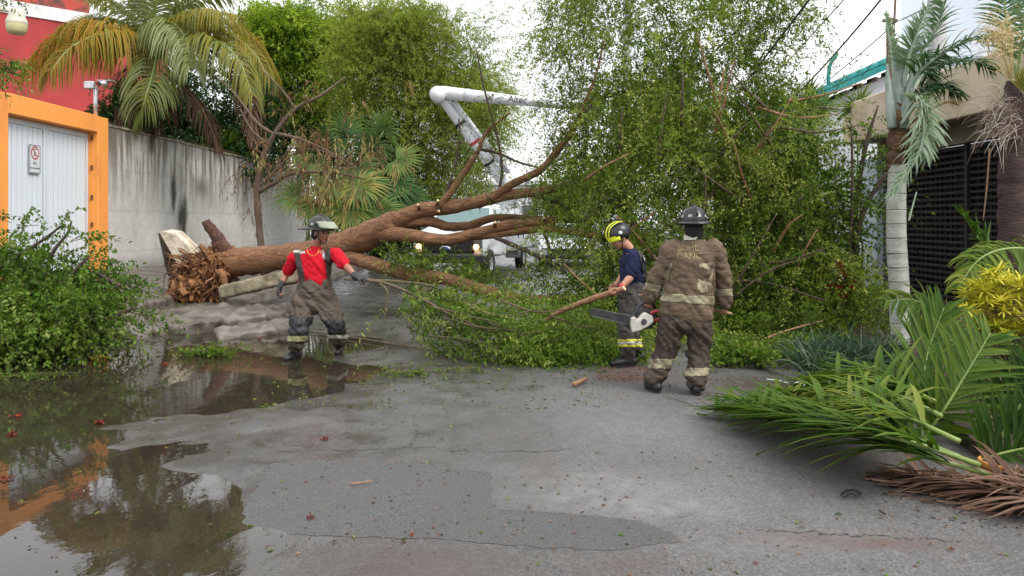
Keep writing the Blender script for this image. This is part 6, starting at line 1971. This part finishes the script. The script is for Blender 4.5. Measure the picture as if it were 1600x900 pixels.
decal(S1, 'chest_print', lambda u, v, n, c: (np.abs(u - 472) < 4.5) & (np.abs(v - 394.5) < 1.6) & front(n), M_print, S1, .004)
M_gold = mat('gold_chain', (.6, .36, .08), rough=.3, metal=1.0)
ch_ = [P(479, 386, d - .15), P(482, 396, d - .19), P(489, 400, d - .2), P(496, 396, d - .19), P(499, 388, d - .15)]
MB().tube([Vector(q) for q in spline(ch_, 14)], .004, 5).build('necklace', M_gold, r1, True)
h1 = helmet_fire(r1, D1, M_hdirty, .062, 1.05, visor=True, tail=.11)
L = D1['L']
MB().tube([L(.078, .03, .05), L(.076, .04, -.04), L(.04, .06, -.115), L(0, .07, -.125), L(-.04, .06, -.115), L(-.076, .04, -.04), L(-.078, .03, .05)], .007, 6).build('chin_strap', M_tblk, h1, True)
MB().ball(L(0, -.05, -.03), (.088, .075, .07), D1['m']).build('ear_flap', M_flap, h1, True)

# ---- the man in the brown coat, seen from behind
d = 7.62
J2 = dict(pelvis=P(1072, 490, d), waist=P(1076, 462, d), chest=P(1080, 418, d), neck=P(1083, 376, d), head=P(1083, 356, d + .02),
          hipL=P(1051, 494, d), hipR=P(1093, 494, d), knL=P(1040, 548, d + .02), knR=P(1092, 552, d), ankL=P(1023, 598, 7.64), ankR=P(1088, 604, 7.52),
          shL=P(1050, 390, d), shR=P(1115, 390, d), elL=P(1028, 430, d + .05), elR=P(1130, 430, d + .06), wrL=P(1014, 466, d + .12), wrR=P(1133, 474, d + .12))
H2 = dict(L=((-.15, .3, -1), (.5, .6, .3), (0, 1, 0), 1.0), R=((.05, .25, -1), (-.6, .7, .2), (0, 1, 0), 1.0))
r2, D2 = person('person seen from behind in a brown firefighter coat and black brimmed helmet', J2, (-.02, 1, 0), (-.05, 1, -.08), (0, 0, 1), M_skin, 'long',
    dict(handL=H2['L'], handR=H2['R'], trouser=(.122, .108, .10), trouser_mat=M_pants2, waist_r=(.19, .145), rise=.02, cuff=.06, hem=-.08,
         top=[(.265, .18), (.245, .175), (.225, .165), (.2, .14), (.09, .085)], sleeve_r=(.105, .088, .08), top_name='coat', top_mat=M_coat, wr=.075, wrt=.06, coll=-.015))
boots(r2, [J2['ankL'], J2['ankR']], [(-.25, 1), (.12, 1)], 0)
S2, T2 = D2['top'], D2['trousers']
decal(S2, 'hem_band', lambda u, v, n, c: (v > 459 + (u - 1040) * .06) & (v < 471 + (u - 1040) * .08) & (u > 1024) & (u < 1116) & (n[:, 1] < .5), M_worn, S2, .005)
decal(S2, 'cuff_band', lambda u, v, n, c: (u < 1034) & (v > 442 + (u - 1010) * .25) & (v < 453 + (u - 1010) * .25), M_worn, S2, .005)
decal(S2, 'cuff_band', lambda u, v, n, c: (u > 1118) & (v > 452) & (v < 463), M_worn, S2, .005)
wn = lambda c: np.array([noise.noise(Vector((float(q[0]) * 14, float(q[1]) * 14, float(q[2]) * 9))) for q in c])
decal(S2, 'worn_trim', lambda u, v, n, c: (np.abs(u - (1101 - (v - 440) * .12)) < 11) & (v > 412) & (v < 458) & front(n) & (wn(c) > -.12), M_worn, S2, .003)
decal(S2, 'worn_trim', lambda u, v, n, c: (np.abs(u - (1043 - (v - 430) * .08)) < 6) & (v > 408) & (v < 458) & front(n) & (wn(c) > -.02), M_worn, S2, .003)
decal(S2, 'collar_tab', lambda u, v, n, c: (np.abs(u - 1079) < 9) & (v > 360) & (v < 376) & front(n), M_silver, S2, .012)
decal(T2, 'leg_band', lambda u, v, n, c: (u < 1062) & (v > 561) & (v < 576) & (n[:, 1] < .5), M_worn, T2, .005)
decal(T2, 'leg_band', lambda u, v, n, c: (u >= 1062) & (v > 575) & (v < 588) & (n[:, 1] < .5), M_worn, T2, .005)
pk = MB()
pk.box(P(1106, 520, d - .02), (.05, .15, .24), bev=.02)
link('cargo_pocket', solidify_mesh(pk, 'cargo_pocket', .011, 3, wrinkle=.03), M_pants2, T2)
# worn lettering across the shoulders, wrapped onto the coat
M_let = mat('worn_yellow_lettering', (.36, .29, .12), (.19, .14, .07), rough=.8, scale=40, lo=.42, hi=.6)
bv2 = BVHTree.FromPolygons([v.co.copy() for v in S2.data.vertices], [tuple(p.vertices) for p in S2.data.polygons])
def wrap_text(s_, u, v, size, name):
    me = text_mesh(s_, size, 0)
    c = P(u, v, d)
    for vt in me.vertices:
        x = Vector((c.x + vt.co.x, 0, c.z + vt.co.y))
        hit = bv2.ray_cast(Vector((x.x, d - 1.2, x.z)), Vector((0, 1, 0)))
        vt.co = (hit[0] + Vector((0, -.005, 0))) if hit[0] else Vector((x.x, d - .15, x.z))
    me.materials.clear()
    o = link(name, me, M_let, S2)
    return o
wrap_text('BOMB', 1071, 387.5, .072, 'lettering')
wrap_text('CANC', 1072, 399, .082, 'lettering')
h2 = helmet_fire(r2, D2, M_hblack, .058, 1.0, tail=.035)
L = D2['L']
fl2 = MB()
fl2.tube([L(0, -.015, .03), L(0, -.03, -.03), L(0, -.03, -.07)], [(.088, .1), (.09, .092), (.085, .08)], 18, guide=(0, 1, 0), round_ends=True)
fl2.build('neck_flap', M_flap, h2, True)

# ---- the man in navy, bending over the cut pole
d = 8.95
J3 = dict(pelvis=P(987, 462, d), waist=P(988, 444, d), chest=P(989, 416, d), neck=P(983, 391, d - .02), head=P(969, 372, d - .04),
          hipL=P(984, 466, d - .1), hipR=P(988, 466, d + .12), knL=P(977, 512, d - .14), knR=P(986, 510, d + .18), ankL=P(981, 557, 8.93), ankR=P(993, 553, 9.2),
          shL=P(992, 402, d - .17), shR=P(984, 400, d + .2), elL=P(987, 431, d - .24), elR=P(976, 428, d + .18), wrL=P(970, 450, d - .3), wrR=P(962, 446, d + .02))
H3 = dict(L=((-.55, -.1, -.6), (-.5, .5, .3), (-.3, .3, 1), 1.0), R=((-.6, -.3, -.5), (0, -.8, -.4), (0, 0, 1), 1.0))
r3, D3 = person('person in a navy T-shirt and yellow-black helmet holding a cut pole', J3, (-1, -.25, 0), (-.86, -.2, -.42), (-.3, -.1, 1), M_skin2, 'short',
    dict(handL=H3['L'], handR=H3['R'], trouser=(.112, .095, .095), trouser_mat=M_pants3, waist_r=(.165, .14), rise=.02, cuff=.05, hem=.55,
         top=[(.165, .14), (.165, .14), (.19, .145), (.175, .125), (.075, .075)], sleeve_r=(.088, .08, .075), top_name='shirt', top_mat=M_navytee, wr=.06, coll=.015))
boots(r3, [J3['ankL'], J3['ankR']], [(-1, -.25), (-1, -.1)], 0, 1.08)
S3, T3 = D3['top'], D3['trousers']
decal(T3, 'reflective_band', lambda u, v, n, c: (v > 530) & (v < 534), M_limeb, T3, .006)
decal(T3, 'reflective_band', lambda u, v, n, c: (v > 534) & (v < 538.5), M_silver, T3, .006)
decal(T3, 'reflective_band', lambda u, v, n, c: (v > 538.5) & (v < 542), M_limeb, T3, .006)
decal(S3, 'suspender', lambda u, v, n, c: (np.abs(u - (998 + (v - 385) * .22)) < 3.2) & (v > 380) & (v < 442) & front(n), M_kneepad, S3, .008)
decal(S3, 'back_print', lambda u, v, n, c: (np.abs(u - (1005 + (v - 400) * .06)) < 2.0) & (v > 394) & (v < 432) & front(n) & (wn(c * 2) > -.05), M_print, S3, .004)
L, s, f, u = D3['L'], D3['s'], D3['f'], D3['u']
c = L(0, -.01, .045)
m = Matrix(((s.x, f.x, u.x, c.x), (s.y, f.y, u.y, c.y), (s.z, f.z, u.z, c.z), (0, 0, 0, 1)))
h3 = MB().lathe([(.112, -.035), (.118, -.02), (.118, .02), (.110, .06), (.09, .095), (.06, .118), (.03, .128), (.002, .13)], 28, m=m, sy=1.2).build('helmet', M_hblack, r3, True)
def dome_strip(a_list, z_list, w_):
    q_ = MB(); v_ = []
    return q_
pr = [(.150, -.02), (.146, .03), (.128, .075), (.09, .112), (.04, .13), (-.02, .133), (-.07, .122)]
for k in (-1, 1):
    MB().tube([m @ Vector((k * (.035 + .02 * (i / 6)), y * .93, z + .003)) for i, (y, z) in enumerate(pr)], [(.016, .005)] * 7, 8, guide=tuple(u)).build('yellow_stripe', M_hyel, h3, True)
MB().tube([m @ Vector((math.sin(a) * .118, math.cos(a) * .142, -.02)) for a in np.linspace(-1.25, 1.25, 13)], [(.022, .007)] * 13, 8, guide=tuple(f)).build('yellow_front', M_hyel, h3, True)
fb_ = MB()
for i, a in enumerate(np.linspace(-1.0, 1.0, 11)):
    pass
vs, fs = [], []
for j, (rr_, zz) in enumerate(((.118, -.034), (.119, .0), (.1185, .022))):
    for a in np.linspace(-.95, .95, 13):
        vs.append(m @ Vector((math.sin(a) * (rr_ + .003), math.cos(a) * (rr_ + .003) * 1.2, zz)))
for j in range(2):
    for i in range(12):
        fs.append((j * 13 + i, j * 13 + i + 1, j * 13 + 14 + i, j * 13 + 13 + i))
fb_.add(vs, fs).build('yellow_visor_band', M_hyel, h3, True)
for k in (-1, 1):
    MB().ball(m @ Vector((k * .112, .02, .03)), (.022, .022, .022), None, 12, 7).build('side_badge', M_print, h3, True)
MB().tube([L(-.08, .0, .03), L(-.078, .03, -.06), L(-.03, .05, -.12), L(.03, .05, -.12), L(.078, .03, -.06), L(.08, 0, .03)], .006, 6).build('chin_strap', M_tblk, h3, True)
M_redw = mat('red_plastic_band', (.55, .02, .04), rough=.4)
wv = J3['wrL']; dcf = (J3['elL'] - wv).normalized()
MB().tube([wv + dcf * .0, wv + dcf * .035], .04, 14).build('red_wristband', M_redw, r3, True)

# ================================================================== things in hands
cut_pole = empty('cut_pole', tuple(P(850, 502, 9.4)), 'debarked tan pole held by the man in navy', 'pole')
limb(cut_pole, [(848, 503, 9.5, 3.2), (880, 485, 9.3, 4.2), (920, 469, 9.0, 4.8), (960, 456, 8.67, 4.6), (975, 450, 8.6, 4)], TAN, 'shaft', sides=12, rough=.08, cap_mat=CUT)
ax = empty('tool_handle', tuple(P(1070, 478, 7.8)), 'wooden tool handle held across by the brown-coated man', 'tool')
MB().tube([P(1000, 461, 7.8), P(1070, 475, 7.84), P(1142, 490, 7.8)], .015, 10, round_ends=True).build('shaft', TAN, ax, True)

sw = empty('chainsaw', tuple(P(1000, 500, 7.72)), 'white and red chainsaw with a dark bar hanging from the brown-coated man\'s hand', 'chainsaw')
M_saww = mat('cream_saw_housing', (.50, .48, .43), (.34, .31, .26), rough=.5, scale=9)
M_sawr = mat('dark_red_saw_grip', (.30, .03, .03), (.2, .02, .02), rough=.5, scale=9)
M_bar = mat('dark_saw_bar', (.05, .052, .058), (.03, .03, .034), rough=.4, metal=.5, scale=12)
dS = 7.66
bar = MB().poly([P(x, y, dS) for x, y in ((992, 496), (960, 490), (934, 484), (926, 484), (922, 488), (926, 493), (960, 501), (990, 509))], (0, .012, 0)).build('bar', M_bar, sw)
MB().tube([P(x, y, dS + .004) for x, y in ((992, 495), (960, 489), (933, 483), (924, 483), (920.5, 488), (925, 494.5), (960, 502), (990, 510))], .005, 5).build('chain', M_tblk, bar)
o = MB().poly([P(x, y, dS - .05) for x, y in ((986, 497), (992, 495), (996, 500), (1003, 492), (1008, 488), (1020, 494), (1022, 503), (1012, 511), (1000, 517), (988, 520), (985, 508))], (0, .08, 0)).build('housing', M_saww, sw)
bv = o.modifiers.new('b', 'BEVEL'); bv.width = .012; bv.segments = 3
MB().tube([P(1006, 503, dS - .055), P(1006, 503, dS - .048)], .03, 14).build('starter_cover', M_bar, o)
o = MB().poly([P(x, y, dS + .03) for x, y in ((990, 494), (1004, 480), (1024, 485), (1030, 498), (1018, 514), (996, 516))], (0, .13, 0)).build('engine', M_tblk, sw)
bv = o.modifiers.new('b', 'BEVEL'); bv.width = .015; bv.segments = 3
MB().tube([Vector(q) for q in spline([P(994, 492, dS), P(998, 478, dS + .02), P(1010, 472, dS + .06), P(1022, 477, dS + .1), P(1024, 490, dS + .12)], 14)], .014, 8).build('front_handle', M_tblk, sw, True)
MB().tube([Vector(q) for q in spline([P(1016, 490, dS), P(1026, 486, dS - .01), P(1034, 489, dS - .01), P(1034, 496, dS), P(1022, 501, dS)], 14)], .02, 8).build('rear_handle', M_sawr, sw, True)

# ================================================================== litter on the road
def ground_stick(px, r_, material, name, label, cat='stick', z=.012):
    pts = [G(u, v) for u, v in px]
    sp = spline(pts, 20)
    P_ = [Vector((q[0], q[1], max(float(road_z(q[0], q[1])), WATER) + z + r_)) for q in sp]
    return tag(MB().tube(P_, list(np.linspace(r_, r_ * .6, 20)), 7).build(name, material, smooth=True), label, cat)
ground_stick([(482, 518), (540, 526), (600, 536), (660, 549), (700, 553), (770, 547)], .013, BARKG, 'long_stick', 'long thin reddish stick on the road behind the red-shirted man')
ground_stick([(897, 607), (906, 602), (917, 596)], .024, TAN, 'cut_stick', 'short pale cut stick on the asphalt left of the boots')
ground_stick([(548, 765), (562, 763), (583, 760)], .006, TAN, 'twig', 'small pale twig on the dark repair patch')
ground_stick([(1375, 803), (1383, 808)], .008, BARKD, 'twig', 'small dark twig on the right of the road', 'twig')
ground_stick([(1315, 776), (1322, 772), (1334, 771), (1344, 776), (1338, 780), (1330, 776), (1320, 781), (1314, 779)], .008, M_black, 'cord_loop', 'black twisted loop of cord on the asphalt', 'cord')
ground_stick([(1080, 635), (1060, 628), (1035, 622)], .004, BARKD, 'twig', 'thin dark twig by the boots of the brown-coated man', 'twig')
ground_stick([(1120, 576), (1170, 572), (1210, 585), (1250, 600), (1290, 602)], .008, BARKD, 'fallen_vine', 'dark thin vine lying at the roadside under the thicket', 'vine')
ground_stick([(1198, 597), (1215, 599), (1232, 603)], .012, RACHP, 'cut_stalk', 'pale yellow cut stalk at the roadside', 'stalk')
M_petal = leaf_mat('red_petal', [(0, (.09, .012, .012)), (.6, (.22, .028, .02)), (1, (.36, .08, .03))], .2)
for i, (u, v, s_, lab) in enumerate(((28, 647, .09, 'red fallen blossom near the left edge of the puddle'), (155, 658, .10, 'orange-red fallen blossom where the gate is mirrored'), (18, 676, .08, 'dark red fallen blossom below the left-edge one'),
                                 (508, 687, .07, 'dark red petals on the asphalt above the repair patch'), (258, 567, .08, 'red fallen blossom beside the puddle sprig'), (10, 745, .07, 'red petals lowest at the left edge'), (405, 528, .07, 'red blossom on the wet pavement left of the red-shirted man'), (1487, 861, .03, 'small red petal on the brown stain'), (484, 809, .05, 'small dark red petal on the repair patch'), (645, 838, .035, 'tiny dark petal at the lower edge of the repair patch'))):
    p = G(u, v); p.z = max(float(road_z(p.x, p.y)), WATER) + .012
    Lx = Leaves(); n_ = 26
    o_ = np.array(p) + rng.normal(0, s_ * .2, (n_, 3)) * np.array([1, 1, .15])
    Lx.blades(o_, rng.normal(size=(n_, 3)) * np.array([1, 1, .4]), np.tile(np.array([0, 0, 1.0]), (n_, 1)) + rng.normal(0, .4, (n_, 3)), rng.uniform(.5, 1, n_) * s_ * .42, rng.uniform(.5, 1, n_) * s_ * .26, rng.random(n_))
    tag(Lx.build('fallen_blossom', M_petal), lab, 'blossom', 'fallen red blossoms')
def litter(name, boxes, leafm, label, size):
    Lx = Leaves()
    for (u0, u1, v0, v1, n_) in boxes:
        uu = rng.uniform(u0, u1, n_); vv_ = v0 + (v1 - v0) * rng.random(n_)
        dd = CZ * F / (vv_ - H0)
        X = (uu - 800) / F * dd
        Z = np.maximum(road_z(X, dd), WATER) + .006
        o_ = np.stack([X, dd, Z], 1)
        ax_n = rng.normal(size=(n_, 3)) * np.array([1, 1, .12])
        nn = np.array([0, 0, 1.0]) + rng.normal(0, .3, (n_, 3))
        ss_ = rng.uniform(.4, 1.2, n_) * size
        Lx.blades(o_, ax_n, nn, ss_, ss_ * .42, rng.random(n_))
    return tag(Lx.build(name, leafm), label, 'leaves', kind='stuff')
litter('green_leaf_litter', [(380, 620, 555, 640, 260), (560, 900, 545, 600, 420), (560, 960, 590, 640, 150), (0, 420, 580, 700, 60), (600, 800, 575, 600, 60), (1090, 1300, 590, 640, 80), (860, 1010, 575, 600, 60), (0, 1600, 640, 900, 90)], CUTG, 'small green leaves scattered over the wet street', .042)
litter('brown_leaf_litter', [(0, 800, 560, 900, 150), (800, 1600, 620, 900, 230), (420, 1050, 725, 850, 150), (900, 1180, 575, 605, 220), (220, 480, 470, 560, 200), (1080, 1300, 585, 640, 260), (560, 960, 555, 620, 220), (1380, 1600, 740, 830, 150)], BROWNF, 'brown leaf bits and chips scattered over the street', .03)
litter('sawdust', [(930, 1020, 574, 596, 900)], leaf_mat('red_sawdust', [(0, (.12, .03, .02)), (1, (.33, .12, .08))], .05, .9), 'reddish sawdust by the boots of the man in navy', .022)
